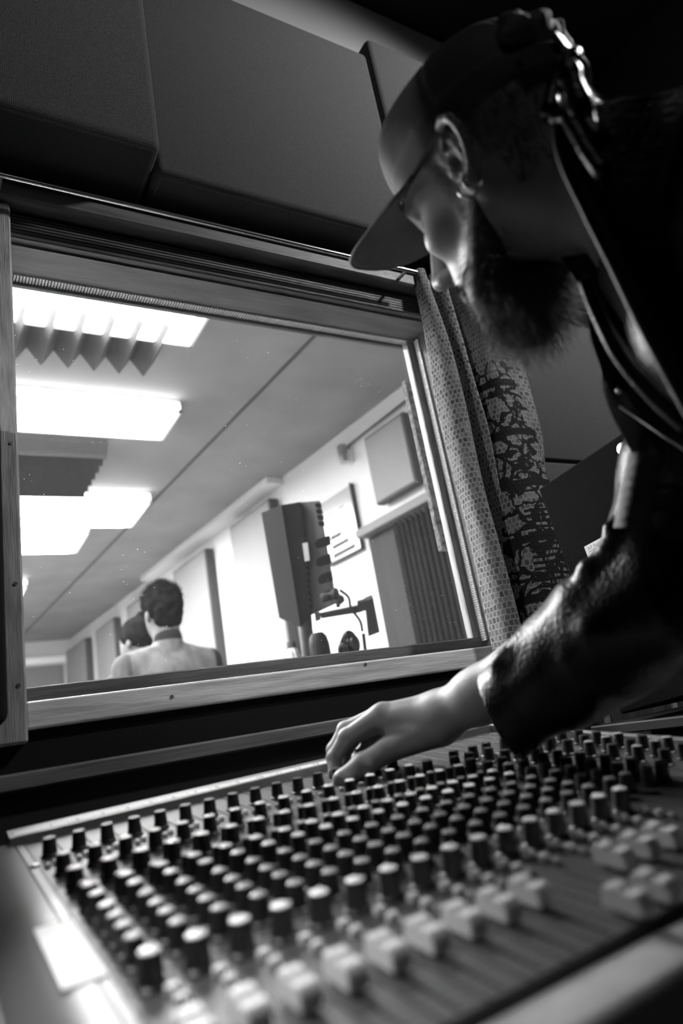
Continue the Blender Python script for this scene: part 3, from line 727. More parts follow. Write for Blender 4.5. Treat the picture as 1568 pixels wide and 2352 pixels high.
# wall panels
def wpanel(s0, s1, z0, z1, label, th=.07, g='framed panels on the white wall of the lit room'):
    t = thing('sound_absorber', label, 'acoustic panel', lw((s0 + s1) / 2, z0) + Vector((0, 0, CZ)), g)
    put('backing', lbox(((0.012, s0, z0), (th, s1, z1)), bev=.004), M['panel_frame'], t)
    put('cloth', lbox(((th, s0 + .012, z0 + .012), (th + .004, s1 - .004, z1 - .012)), bev=.0015), M['panel_live'], t)
    return t
wpanel(1.27, 1.80, .10, 1.345, 'tall pale panel on the white wall, behind the dark isolation shield')
wpanel(2.19, 2.78, .10, 1.325, 'tall pale panel with dark edge, right of the denim jacketed man')
wpanel(3.50, 3.86, .20, 1.315, 'narrow pale panel partly hidden behind the denim jacketed man\'s head')
wpanel(4.22, 4.80, .20, 1.305, 'pale panel behind the beanie wearing person')
wpanel(5.15, 5.90, .20, 1.305, 'farthest pale panel with dark edge, left of the beanie wearing person')
t = wpanel(.05, .345, .957, 1.30, 'small wrapped panel hanging high on the right of the lit room, beside the cork board', .06)
lamp = thing('wall_lamp', 'small cylindrical lamp on the white wall left of the wrapped panel', 'lamp', lw(.54, 1.255, .06) + Vector((0, 0, CZ)))
bm = bmesh.new(); lathe(bm, [(.010, 0), (.027, .004), (.028, .09), (.022, .10)], 20, Matrix.Translation(lw(.54, 1.255, .045))); put('shade', bm, M['steel'], lamp, 40)
bm = bmesh.new(); tube(bm, [lw(.52, 1.345, .02), lw(.40, 1.35, .02), lw(.05, 1.36, .02)], .006, 6); tube(bm, [lw(.54, 1.34, .045), lw(.54, 1.345, .0)], .005, 6); put('conduit', bm, M['panel_frame'], lamp)
# white board with marks
wb = thing('whiteboard', 'glossy white board with black printed marks, right of the isolation shield', 'whiteboard', lw(.70, .82) + Vector((0, 0, CZ)))
put('frame', lbox(((.002, .556, .817), (.03, .562, 1.158)), ((.002, .556, .812), (.03, .86, .822)), bev=.001), M['panel_frame'], wb)
put('board', lbox(((.002, .562, .822), (.022, .86, 1.150))), mat('board_white', .30, .15), wb)
bm = bmesh.new()
for s in (.64, .74):
    bx(bm, (.022, s - .0, 1.065), (.0235, s + .05, 1.071), M=LMx)
    for z in (1.045, 1.01, .985, .96): bx(bm, (.022, s + .038, z - .010), (.0235, s + .042, z), M=LMx)
for z in (.93, .88, .835): bx(bm, (.022, .60 + (z - .83), z), (.0235, .80, z + .024), M=LMx)
put('marks', bm, mat('mark_grey', .03, .7), wb)
# doorway, pelmet, dark curtain on the right
struct('trim_12', lbox(((.0, -.3, .842), (.10, .495, .882)), bev=.003), M['far_panel'])
tag(put('grey_door_leaf', lbox(((.004, .235, -.98), (.045, .475, .835)), bev=.004), M['grey_door']), 'plain dark grey door leaf left of the black pleated curtain', 'door leaf')
bm = bmesh.new(); rr_ = []
for k in range(121):
    s = -.45 + .69 * k / 120; rr_.append((s, .075 + .018 * math.sin(k * 1.05)))
grid(bm, [[lw(s, z + (.012 * math.sin(k * 1.05) if z > 0 else 0), o_) for k, (s, o_) in enumerate(rr_)] for z in (.815, .4, -.95)], flip=True)
c2 = put('pleated_curtain', bm, M['foam_dark'], None, 180); solidify(c2, .003); tag(c2, 'black pleated curtain hanging under the pelmet in the lit room', 'curtain')
# cork board strip on the far side of the window
tag(put('cork_board', boxes(((.952, 1.112, .325), (1.06, 1.128, .735)), bev=.002), M['cork']), 'narrow speckled cork board beyond the glass at the right jamb', 'cork board')

# cabinet ledge with bottle, canister, headphones; isolation shield on its stand
rk = thing('equipment_rack', 'tall equipment rack behind the lower edge of the window glass', 'rack', V((1.12, 2.02, -1.0)))
put('case', boxes(((.90, 1.86, -1.0), (1.42, 2.22, .085)), bev=.006), M['panel_frame'], rk)
for k in range(5): put('rack_unit', boxes(((.92, 1.852, -.8 + k * .17), (1.40, 1.862, -.65 + k * .17)), bev=.002), M['console_dark'], rk)
def seat(px, py, D, z0=.085): p = at(px, py, D); return p
bt = thing('bottle', 'small clear plastic bottle with dark cap beside the canister', 'bottle', V((1.01, 1.99, .085)))
bm = bmesh.new(); lathe(bm, [(.018, 0), (.027, .006), (.027, .12), (.024, .135), (.026, .15), (.016, .178), (.012, .185), (.012, .192)], 20, Matrix.Translation((1.01, 1.99, .085))); put('body', bm, M['clear'], bt, 50)
bm = bmesh.new(); lathe(bm, [(.014, .186), (.0145, .189), (.0145, .204), (.013, .206)], 20, Matrix.Translation((1.01, 1.99, .085))); put('bottle_cap', bm, M['panel_frame'], bt, 40)
bm = bmesh.new(); lathe(bm, [(.030, 0), (.032, .004), (.032, .175), (.027, .20), (.018, .212)], 24, Matrix.Translation((1.062, 1.905, .085)))
tag(put('canister', bm, mat('canister', .008, .6, spec=.2), None, 40), 'dark grey rounded canister below the isolation shield', 'canister')
# isolation shield
shl = thing('isolation_shield', 'dark folding isolation shield with foam teeth standing on a pole in the lit room', 'microphone shield', V((1.05, 1.97, .085)))
def slab(pts, D, th, dn):
    bm = bmesh.new(); prism(bm, [at(x, y, d) for (x, y), d in zip(pts, D)], RF * th); return bm
put('back_plate', slab([(600, 1178), (646, 1160), (690, 1441), (641, 1419)], (2.22, 2.20, 2.20, 2.22), .006, 0), mat('shield_metal', .03, .7), shl)
bm = bmesh.new(); pts = [(646, 1160), (688, 1153)]
for k in range(17):
    t = k / 17; x = 688 + 22 * t; y = 1156 + 250 * t; pts += [(x, y), (x + 9, y + 7)]
pts += [(712, 1412), (690, 1441)]
prism(bm, [at(x, y, 2.205) for x, y in pts], RF * .03); put('foam_lining', bm, M['foam_dark'], shl)
put('side_plate', slab([(686, 1154), (734, 1150), (773, 1386), (708, 1416)], (2.235, 2.20, 2.20, 2.235), .006, 0), mat('shield_plate', .07, .7), shl)
for k in range(4):
    x, y = 722 + 2.5 * k, 1157 + 14 * k
    bm = bmesh.new(); prism(bm, [at(*p, 2.19) for p in ((x, y), (x + 14, y - 3), (x + 17, y + 9), (x + 4, y + 9))], RF * .02); put('foam_tooth', bm, M['foam_dark'], shl)
for k, (x, y) in enumerate(((722, 1238), (724, 1280), (729, 1320), (735, 1362))):
    bm = bmesh.new(); prism(bm, [at(*p, 2.17) for p in ((x, y + 8), (x + 8, y), (x + 34 - k, y - 8), (x + 38 - k, y + 14), (x + 8, y + 22), (x + 2, y + 18))], RF * .03); put('foam_tooth', bm, M['foam_dark'], shl)
bm = bmesh.new(); tube(bm, [at(690, 1300, 2.25), at(715, 1560, 2.25)], .020, 16); put('pole', bm, M['foam'], shl, 50)
put('label_card', slab([(694, 1248), (706, 1246), (711, 1287), (700, 1290)], (2.2,) * 4, .002, 0), M['paper'], shl)
# bracket arm with small black speaker
wsp = thing('bracket_speaker', 'small black speaker on a black arm, right of the isolation shield', 'speaker', V((1.22, 1.84, .085)))
bm = bmesh.new(); prism(bm, [at(x, y, 2.2) for x, y in ((838, 1382), (857, 1374), (872, 1452), (846, 1462))], RF * .10); put('enclosure', bm, M['black'], wsp)
bm = bmesh.new(); prism(bm, [at(x, y, 2.2) for x, y in ((735, 1410), (824, 1391), (826, 1407), (738, 1421))], RF * .03); prism(bm, [at(x, y, 2.19) for x, y in ((820, 1384), (842, 1378), (846, 1400), (822, 1408))], RF * .05); put('arm', bm, M['black'], wsp)
bm = bmesh.new(); prism(bm, [at(x, y, 2.19) for x, y in ((722, 1407), (735, 1410), (736, 1424), (724, 1428))], RF * .03); put('clamp', bm, M['foam'], wsp)
bm = bmesh.new(); tube(bm, [at(834, 1455, 2.22), at(843, 1530, 2.22)], .006, 8); put('stand_rod', bm, M['black'], wsp)
bm = bmesh.new(); tube(bm, spline([at(780, 1355, 2.2), at(800, 1372, 2.2), at(806, 1398, 2.19), at(826, 1425, 2.18), at(832, 1450, 2.18)], 24), .0045, 6); put('cable', bm, M['black'], wsp)
bm = bmesh.new(); tube(bm, spline([at(740, 1375, 2.18), at(762, 1362, 2.16), at(778, 1370, 2.16), at(776, 1392, 2.18)], 20), [.012 + .006 * math.sin(k * .9) for k in range(21)], 8)
tag(put('cable_bundle', bm, M['black'], None, 60), 'small tangle of black cable hanging at the right edge of the isolation shield', 'cable')
hp = thing('headphones', 'shiny dark headphones resting upright near the black speaker', 'headphones', V((1.16, 1.89, .085)))
hc = at(800, 1500, 2.2)
bm = bmesh.new(); tube(bm, spline([at(788, 1495, 2.2), at(789, 1470, 2.2), at(800, 1455, 2.2), at(812, 1466, 2.2), at(815, 1490, 2.2)], 24), .011, 10); put('headband', bm, mat('gloss_black', .004, .15, spec=.3), hp, 60)
for (x, y) in ((790, 1492), (812, 1480)):
    bm = bmesh.new(); bmesh.ops.create_uvsphere(bm, u_segments=20, v_segments=12, radius=.026, matrix=Matrix.Translation(at(x, y, 2.2)) @ Matrix.Diagonal((.75, .9, 1.2, 1))); put('ear_cup', bm, mat('gloss_cup', .004, .15, spec=.3), hp, 60)

# ============================================================ THE MAN AT THE CONSOLE
man = thing('person', 'bearded man in a cap and black leather jacket leaning over the mixing console', 'person', V((.70, -.02, -1.0)))
# head frame (x forward, y left, z up), metres
HF = Vector((-.1176, .9831, -.1405)); HU = Vector((-.2757, .1036, .9557)); HL = HU.cross(HF).normalized(); HU = HF.cross(HL).normalized(); HF.normalize()
HT = Vector((.4722, .3473, .4712))
HM = Matrix((HF, HL, HU)).transposed().to_4x4(); HM.translation = HT
EAR = [(.008, -.004), (.012, .010), (.010, .024), (.001, .032), (-.010, .031), (-.018, .022), (-.0205, .008), (-.018, -.006), (-.013, -.018), (-.006, -.028), (.001, -.033), (.006, -.027)]
def ear_pts(side):
    out = []
    for x, z in EAR:
        y = .0735 + max(0, (.010 - x)) * .62; out.append((x - .002, side * y, z * .93 + .003))
    return out
def head_sdf(P):
    S2 = P.copy(); ay = np.abs(P[:, 1]); S2[:, 1] = ay            # mirrored copy for paired features
    d = f_ell(P, (-.004, 0, .036), (.088, .077, .080))
    d = smin(d, f_ell(P, (.030, 0, -.030), (.056, .058, .080)), .03)
    d = smin(d, f_cap(S2, (-.004, .056, -.035), (.052, .040, -.088), .017, .014), .022)    # jaw
    d = smin(d, f_ell(P, (.074, 0, -.097), (.019, .024, .017)), .022)                     # chin
    d = smin(d, f_ell(P, (.050, 0, .044), (.036, .056, .044)), .03)                       # forehead
    d = smin(d, f_ell(S2, (.062, .040, -.020), (.022, .020, .016)), .018)                 # cheekbone
    d = smin(d, f_cap(S2, (.088, .008, .024), (.076, .044, .022), .0085, .008), .012)     # brow
    d = smin(d, f_ell(P, (.070, 0, -.062), (.026, .032, .032)), .02)                      # mouth mound
    d = smax(d, -f_ell(S2, (.094, .031, .006), (.017, .017, .011)), .012)                 # eye socket
    d = smin(d, f_cap(S2, (.086, .022, .016), (.074, .046, .012), .0042, .0042), .004)    # upper lid
    d = smin(d, f_cap(S2, (.084, .022, -.001), (.074, .045, .001), .0034, .0034), .004)   # lower lid
    d = smin(d, f_cap(P, (.090, 0, .014), (.112, 0, -.028), .0068, .0095), .010)          # nose bridge
    d = smin(d, f_ell(P, (.112, 0, -.032), (.010, .011, .0085)), .006)
    d = smin(d, f_ell(S2, (.101, .013, -.036), (.011, .0062, .0072)), .006)               # wings
    d = smax(d, -f_ell(S2, (.105, .0068, -.043), (.007, .0034, .0060)), .0025)            # nostrils
    d = smin(d, f_cap(P, (.098, 0, -.042), (.096, 0, -.053), .0040, .0035), .006)
    d = smin(d, f_chain(S2, [(.098, 0, -.060), (.094, .012, -.0605), (.084, .025, -.065)], [.0052, .0045, .003]), .004)
    d = smin(d, f_chain(S2, [(.095, 0, -.071), (.091, .012, -.0715), (.083, .023, -.067)], [.0062, .0052, .003]), .004)
    # neck
    d = smin(d, f_cap(P, (-.026, 0, -.015), (-.080, .004, -.108), .054, .058), .045)
    d = smin(d, f_cap(S2, (-.018, .050, -.050), (-.055, .020, -.110), .010, .010), .03)     # neck muscle
    for s in (1, -1):
        e = ear_pts(s)
        near = np.abs(P[:, 1] - s * .085) < .05
        if not near.any(): continue
        Q = P[near]
        pl = f_ell(Q, (-.004, s * .0745, .0), (.016, .0065, .028))
        q = f_ell(Q, (-.007, s * .080, .001), (.0145, .0035, .026), np.array([[.85, .53 * s, 0], [-.53 * s, .85, 0], [0, 0, 1.0]]).T)
        pl = smin(pl, q, .004)
        hx = f_chain(Q, e, [.003, .0036, .0040, .0042, .0042, .0040, .0038, .0036, .0038, .0050, .0062, .0040], .003)
        an = f_chain(Q, [(-.002, s * .0815, .022), (-.010, s * .085, .010), (-.010, s * .085, -.004), (-.004, s * .081, -.015)], [.0028, .0034, .0034, .003], .003)
        x = smin(smin(pl, hx, .003), an, .003)
        x = smax(x, -f_ell(Q, (.001, s * .0860, -.003), (.0085, .0085, .011)), .003)
        x = smin(x, f_cap(Q, (.009, s * .076, -.006), (.006, s * .080, -.005), .0045, .0036), .004)
        d[near] = smin(d[near], x, .0045)
    return d
hm = sdf_mesh(head_sdf, (-.150, -.115, -.175), (.130, .115, .135), .0020, 'head'); relax(hm, 1, .5); hm.transform(HM)

# right arm and hand, room coordinates relative to the lens height
SH_, EL, WR = Vector((.668, .325, .315)), at(1520, 1372, .65), Vector((.507, .647, -.002))
FING = {'index': ([(.456, .700, .009), (.421, .725, -.008), (.407, .737, -.028), (.401, .729, -.043)], [.0120, .0096, .0086, .0072]),
        'middle': ([(.466, .714, .010), (.432, .745, .000), (.417, .753, -.020), (.410, .743, -.036)], [.0115, .0092, .0083, .0070]),
        'ring': ([(.477, .726, .004), (.448, .755, -.010), (.434, .762, -.028), (.428, .750, -.040)], [.0108, .0085, .0078, .0066]),
        'little': ([(.489, .733, -.005), (.467, .755, -.018), (.456, .760, -.030), (.449, .751, -.040)], [.0095, .0075, .0068, .0057])}
THUMB = ([(.497, .655, -.018), (.449, .688, -.029), (.421, .700, -.040), (.396, .7055, -.050)], [.0170, .0135, .0125, .0100])
def hand_sdf(P):
    d = f_chain(P, [tuple(EL), tuple(EL.lerp(WR, .35)), tuple(EL.lerp(WR, .82)), tuple(WR)], [.042, .044, .027, .0245], .02)
    palm = None
    for nme, (pt, rd) in FING.items():
        m = Vector(pt[0]); a = WR.lerp(m, .12)
        e = f_cap(P, tuple(a + Vector((0, 0, -.002))), tuple(m + Vector((0, 0, -.004))), .0205, .0125)
        palm = e if palm is None else smin(palm, e, .010)
    d = smin(d, palm, .018)
    thenar = f_cap(P, (.500, .657, -.014), (.460, .687, -.024), .020, .0135)
    d = smin(d, thenar, .012)
    for nme, (pt, rd) in FING.items():
        e = f_chain(P, pt, rd, .002)
        for q in (1, 2): e = smin(e, f_ell(P, pt[q], (rd[q] * 1.08,) * 3), .003)
        kn = f_ell(P, Vector(pt[0]) + Vector((0, 0, .001)), (.0125, .0115, .0115)); e = smin(e, kn, .006)
        d = smin(d, e, .0035)
    e = f_chain(P, THUMB[0], THUMB[1], .004)
    e = smin(e, f_ell(P, THUMB[0][2], (.0132,) * 3), .004); e = smin(e, f_ell(P, THUMB[0][3], (.0112, .0105, .0098)), .004)
    d = smin(d, e, .006)
    # extensor tendons and wrist bone
    d = smin(d, f_cap(P, (.500, .652, .018), (.462, .700, .017), .003, .003), .010)
    d = smin(d, f_ell(P, (.524, .640, .012), (.012, .012, .010)), .012)
    return d
hn = sdf_mesh(hand_sdf, (.370, .380, -.095), (.690, .790, .150), .0020, 'hand'); relax(hn, 1, .5)
# core of the body inside the clothes
NK = Vector((.503, .262, .385)); SR, SL_ = Vector((.668, .325, .315)), Vector((.455, .085, .335)); PV = Vector((.74, .0, -.12))
ELL, WL = Vector((.50, -.14, .08)), Vector((.60, .06, -.02))
def core_sdf(P):
    d = f_cap(P, tuple(NK), tuple(NK + Vector((.02, -.02, -.05))), .055, .06)
    mid = (SR + SL_) / 2 + Vector((.03, -.02, -.06))
    d = smin(d, f_chain(P, [tuple(mid), tuple(mid.lerp(PV, .5)), tuple(PV)], [.125, .118, .13], .05), .06)
    d = smin(d, f_cap(P, tuple(SR), tuple(SL_), .055, .055), .05)
    d = smin(d, f_chain(P, [tuple(SR), tuple(EL)], [.05, .042]), .03)
    d = smin(d, f_chain(P, [tuple(SL_), tuple(ELL), tuple(WL)], [.05, .04, .027]), .03)
    return d
co = sdf_mesh(core_sdf, (.30, -.32, -.28), (.92, .50, .50), .008, 'core')
lh = []   # resting left hand (out of the picture, on the console's armrest)
def lhand_sdf(P):
    d = f_cap(P, tuple(WL), tuple(WL + Vector((.0, .075, -.02))), .022, .024)
    for k in range(4):
        b = WL + Vector((-.028 + k * .019, .085, -.02)); c = b + Vector((0, .035, -.004)); e = c + Vector((0, .024, -.020))
        d = smin(d, f_chain(P, [tuple(b), tuple(c), tuple(e)], [.0095, .0085, .0070]), .003)
    b = WL + Vector((.026, .03, -.015)); d = smin(d, f_chain(P, [tuple(b), tuple(b + Vector((.025, .035, -.008))), tuple(b + Vector((.020, .062, -.016)))], [.013, .0105, .0085]), .006)
    return d
l2 = sdf_mesh(lhand_sdf, (.53, .02, -.10), (.68, .24, .04), .003, 'lhand'); relax(l2, 1, .5)
bm = join([hm, hn, co, l2]); body = put('body', bm, M['skin'], man, 180)
def nail(tip, prev, upv, sz=.0055):
    t = (Vector(tip) - Vector(prev)).normalized(); n = (Vector(upv) - t * Vector(upv).dot(t)).normalized(); b = t.cross(n)
    Mx = Matrix((t, b, n)).transposed().to_4x4(); Mx.translation = Vector(tip) + n * sz + t * .001; bm = bmesh.new()
    bmesh.ops.create_uvsphere(bm, u_segments=14, v_segments=8, radius=1, matrix=Mx @ Matrix.Diagonal((.0065, .0052, .0022, 1)))
    put('fingernail', bm, M['nail'], body, 180)
for n_, (pt, rd) in FING.items(): nail(pt[3], pt[2], (-.5, .7, .4), rd[3] - .0012)
nail(THUMB[0][3], THUMB[0][2], (-.35, -.60, .70), .0086)
bm = bmesh.new()
for s in (1, -1): bmesh.ops.create_uvsphere(bm, u_segments=20, v_segments=14, radius=.0118, matrix=HM @ Matrix.Translation((.0715, s * .031, .0065)))
put('eye', bm, M['eyeball'], body, 180)
bm = bmesh.new()
for s in (1, -1): bmesh.ops.create_uvsphere(bm, u_segments=14, v_segments=10, radius=.0058, matrix=HM @ Matrix.Translation((.0785, s * .031, .0035)))
put('iris', bm, M['hair'], body, 180)

# earrings: two hoops in the left lobe
for k, (dx, dz, rr, th) in enumerate(((.0035, -.031, .0085, .0015), (-.0045, -.0285, .0085, .0016))):
    bm = bmesh.new(); y0 = .083
    pts = [(dx + rr * math.cos(a) * .55, y0 + rr * math.cos(a) * .75, dz + rr * math.sin(a)) for a in [2 * math.pi * i / 28 for i in range(29)]]
    tube(bm, pts, th, 8, cap=False); bm.transform(HM); put('earring', bm, M['chrome'], man, 180)

# hair strands: beard, moustache, brows, nape
def strands(name, spec, m, parent):
    bm = bmesh.new()
    for p0, d0, ln, rad, curl in spec:
        d = Vector(d0).normalized(); side = d.orthogonal().normalized(); p = Vector(p0); pts = [p.copy()]
        a1, a2 = random.uniform(-curl, curl), random.uniform(-curl, curl); b = d.cross(side)
        for s in range(4):
            d = (d + side * a1 + b * a2 + Vector((0, 0, -.06))).normalized(); p = p + d * ln / 4; pts.append(p.copy())
        n = len(pts); ring = []
        for i, q in enumerate(pts):
            r = rad * (1 - .8 * i / (n - 1)); t = (pts[min(i + 1, n - 1)] - pts[max(i - 1, 0)]).normalized(); u_ = t.orthogonal().normalized(); v_ = t.cross(u_)
            ring.append([bm.verts.new(q + u_ * r * math.cos(k * 2.094) + v_ * r * math.sin(k * 2.094)) for k in range(3)])
        for a, c in zip(ring[:-1], ring[1:]):
            for i in range(3): bm.faces.new((a[i], a[(i + 1) % 3], c[(i + 1) % 3], c[i]))
    bm.transform(HM); return put(name, bm, m, parent, 180)
def beard_sdf(P):
    S2 = P.copy(); S2[:, 1] = np.abs(P[:, 1])
    d = f_cap(S2, (.000, .058, -.032), (.050, .042, -.092), .0175, .021)
    d = smin(d, f_ell(P, (.066, 0, -.112), (.030, .040, .034)), .02)
    d = smin(d, f_cap(S2, (.060, .030, -.075), (.040, .030, -.115), .017, .018), .02)
    d = smin(d, f_ell(P, (.052, 0, -.128), (.024, .032, .024)), .02)
    d = smin(d, f_ell(P, (.030, 0, -.108), (.030, .048, .022)), .015)
    return d
bmh = sdf_mesh(beard_sdf, (-.04, -.095, -.17), (.12, .095, .0), .0035, 'beardcore'); relax(bmh, 1, .5)
bvs = [(v.co.copy(), v.normal.copy()) for v in bmh.vertices]; bmh.transform(HM)
beard = put('beard', bmh, M['hair'], man, 180)
sp_ = []
for _ in range(5200):
    c, n = random.choice(bvs)
    if c.z > -.035 and random.random() < .6: continue
    dn = n * .55 + Vector((.25, 0, -.75)) + Vector([random.uniform(-.45, .45) for _ in range(3)])
    low = max(0, min(1, (-c.z - .06) / .08)); sp_.append((c - n * .002, dn, random.uniform(.010, .020) + low * random.uniform(.004, .026), .00026, .28))
strands('beard_hair', sp_, M['hair_mid'], beard)
sp_ = []
for _ in range(420):
    y = random.uniform(-.030, .030); sp_.append(((.097 - abs(y) * .40 + random.uniform(-.002, .002), y, -.052 - abs(y) * .35 + random.uniform(-.004, .004)), (.25, (1 if y > 0 else -1) * .55, -.7), random.uniform(.009, .015), .00028, .2))
strands('moustache', sp_, M['hair_mid'], man)
sp_ = []
for _ in range(260):
    s = random.choice((-1, 1)); y = random.uniform(.012, .048); sp_.append(((.0905 - (y - .012) * .36, s * y, .030 + random.uniform(-.003, .003)), (.15, s * .9, .35), random.uniform(.006, .010), .00028, .15))
strands('eyebrow', sp_, M['hair'], man)
def nearest_dir(c):
    q = Vector((c.x + .012, c.y, c.z - .04)); return q.normalized()
sp_ = []
hv = [v for v in hm.vertices]
HI = HM.inverted()
for v in random.sample(range(len(hv)), 26000):
    c = HI @ hv[v].co; 
    if not (c.x < -.012 and -.055 < c.z < .05 and abs(c.y) < .078): continue
    if c.x > -.03 and c.z < .0: continue
    n = nearest_dir(c); sp_.append((c, n * .35 + Vector((-.2, 0, -.8)) + Vector([random.uniform(-.2, .2) for _ in range(3)]), random.uniform(.004, .009), .0003, .15))
    if len(sp_) > 2600: break
strands('hair', sp_, M['hair_mid'], man)
for sd in (1, -1):
    sp_ = []
    for v in random.sample(range(len(hv)), 30000):       # sideburns in front of the ears
        c = HI @ hv[v].co
        if .008 < c.x < .030 and -.045 < c.z < .032 and .05 < sd * c.y < .079: sp_.append((c, (.15, sd * .35, -.9), random.uniform(.003, .006), .00022, .2))
        if len(sp_) > 350: break
    strands('sideburn', sp_, M['hair'], man)

# cap with bill, strap and folded cloth at the back
def crumple(P, k, seed=0):
    x = np.sin(P[:, 0] * k * 1.3 + 2.1 * np.sin(P[:, 1] * k * .8 + seed) + seed) + np.sin(P[:, 1] * k * 1.1 + 1.7 * np.sin(P[:, 2] * k * .9 + 1 + seed) + 2 * seed) + np.sin(P[:, 2] * k * 1.2 + 1.9 * np.sin(P[:, 0] * k * .7 + 2))
    return x / 3
def cap_sdf(P):
    o = f_ell(P, (-.003, 0, .046), (.0975, .083, .083))
    o = smin(o, f_ell(P, (.040, 0, .078), (.052, .060, .046)), .03)
    o = o + .0022 * crumple(P, 60, .5)
    for ang in (30, 90, 150):          # panel seams
        a = math.radians(ang); s_ = np.abs(-math.sin(a) * (P[:, 0] + .01) + math.cos(a) * P[:, 1]); o = o + .0010 * np.exp(-(s_ / .0016) ** 2)
    i = o + .0035
    d = smax(o, -i, .001)
    plane = (.028 + .050 * P[:, 0]) - P[:, 2]           # lower edge, a little higher in front
    d = smax(d, plane, .002)
    band = smax(smax(o - .0012, -(o + .005), .001), np.abs(P[:, 2] - (.028 + .050 * P[:, 0]) - .011) - .012, .002)
    d = smin(d, band, .001)
    d = smax(d, -f_ell(P, (-.118, 0, .050), (.03, .030, .026)), .003)  # rear opening
    return d
cm = sdf_mesh(cap_sdf, (-.135, -.105, .015), (.125, .105, .160), .0021, 'cap'); relax(cm, 1, .4); cm.transform(HM)
cap = put('cap', cm, M['cap_cloth'], man, 180)
bm = bmesh.new(); rows = []
for i in range(15):
    t = i / 14; r_ = []
    for j in range(33):
        a = -1 + 2 * j / 32; an = a * 1.12
        x0 = -.006 + .1035 * math.cos(an * .95); y0 = .084 * math.sin(an)
        ext = .088 * (1 - abs(a) ** 4.0) ** .7
        x = x0 + ext * t; y = y0 * (1 - .04 * t); z = .044 + .012 * t - .008 * t * t - .020 * a * a * (1) + .012 * (1 - abs(a)) * .4
        r_.append(Vector((x, y, z)))
    rows.append(r_)
grid(bm, rows); bm.transform(HM); bl = put('bill', bm, M['cap_cloth'], cap, 180); solidify(bl, .0035)
bm = bmesh.new(); edge = [HM @ (p + Vector((.001, 0, 0))) for p in rows[-1]]; tube(bm, edge, .0021, 8); put('bill_edge', bm, M['cap_cloth'], cap, 180)
bm = bmesh.new(); pts = [Vector((-.003 + .101 * math.cos(a), .086 * math.sin(a), .028)) for a in [math.radians(180 - 40 + 80 * k / 20) for k in range(21)]]
for dz in (-.006, -.003, 0, .003, .006): tube(bm, [HM @ (p + Vector((0, 0, dz))) for p in pts], .0022, 6)
put('strap', bm, M['cap_cloth'], cap, 60)
bm = bmesh.new(); bx(bm, (-.1075, .018, .018), (-.102, .034, .036), .001); bm.transform(HM); put('buckle', bm, mat('buckle', .25, .5, .8), cap)
def gath(P):      # cloth gathered above the strap
    d = f_ell(P, (-.080, .004, .058), (.026, .052, .026)); return d - .0045 * crumple(P, 210, .8) - .002 * crumple(P, 90, .2)
gm = sdf_mesh(gath, (-.125, -.065, .015), (-.045, .070, .100), .002, 'gathered'); relax(gm, 1, .5); gm.transform(HM)
put('gathered_cloth', gm, M['cap_cloth'], cap, 180)

# jacket: torso and sleeves as one skin with folds, open front flaps with zips
def fold(P, a, b, ra, rb=None): return f_cap(P, a, b, ra, rb if rb else ra)
CUF = at(1150, 1645, .735)
AX = (RX * -.80 + RD * .52 + RF * .30).normalized(); SL1, SL2 = at(1300, 1530, .70), at(1400, 1452, .675)
RIDGE = [([(1352, 1300), (1385, 1283), (1430, 1285)], .655, .010), ([(1345, 1300), (1352, 1345), (1380, 1385)], .66, .009), ([(1395, 1215), (1412, 1228), (1395, 1262), (1375, 1285)], .655, .010),
         ([(1312, 1372), (1340, 1400), (1350, 1440)], .672, .010), ([(1215, 1490), (1262, 1462), (1300, 1400)], .69, .009), ([(1270, 1425), (1300, 1440), (1300, 1480)], .675, .008),
         ([(1165, 1500), (1195, 1490), (1240, 1500)], .70, .009), ([(1140, 1525), (1160, 1560), (1195, 1590)], .705, .006), ([(1150, 1512), (1185, 1545), (1215, 1560)], .70, .006),
         ([(1350, 1450), (1390, 1500), (1470, 1540)], .63, .010), ([(1300, 1520), (1360, 1570), (1440, 1590)], .645, .008)]
RP = [([tuple(at(x, y, D)) for x, y in p], r) for p, D, r in RIDGE]
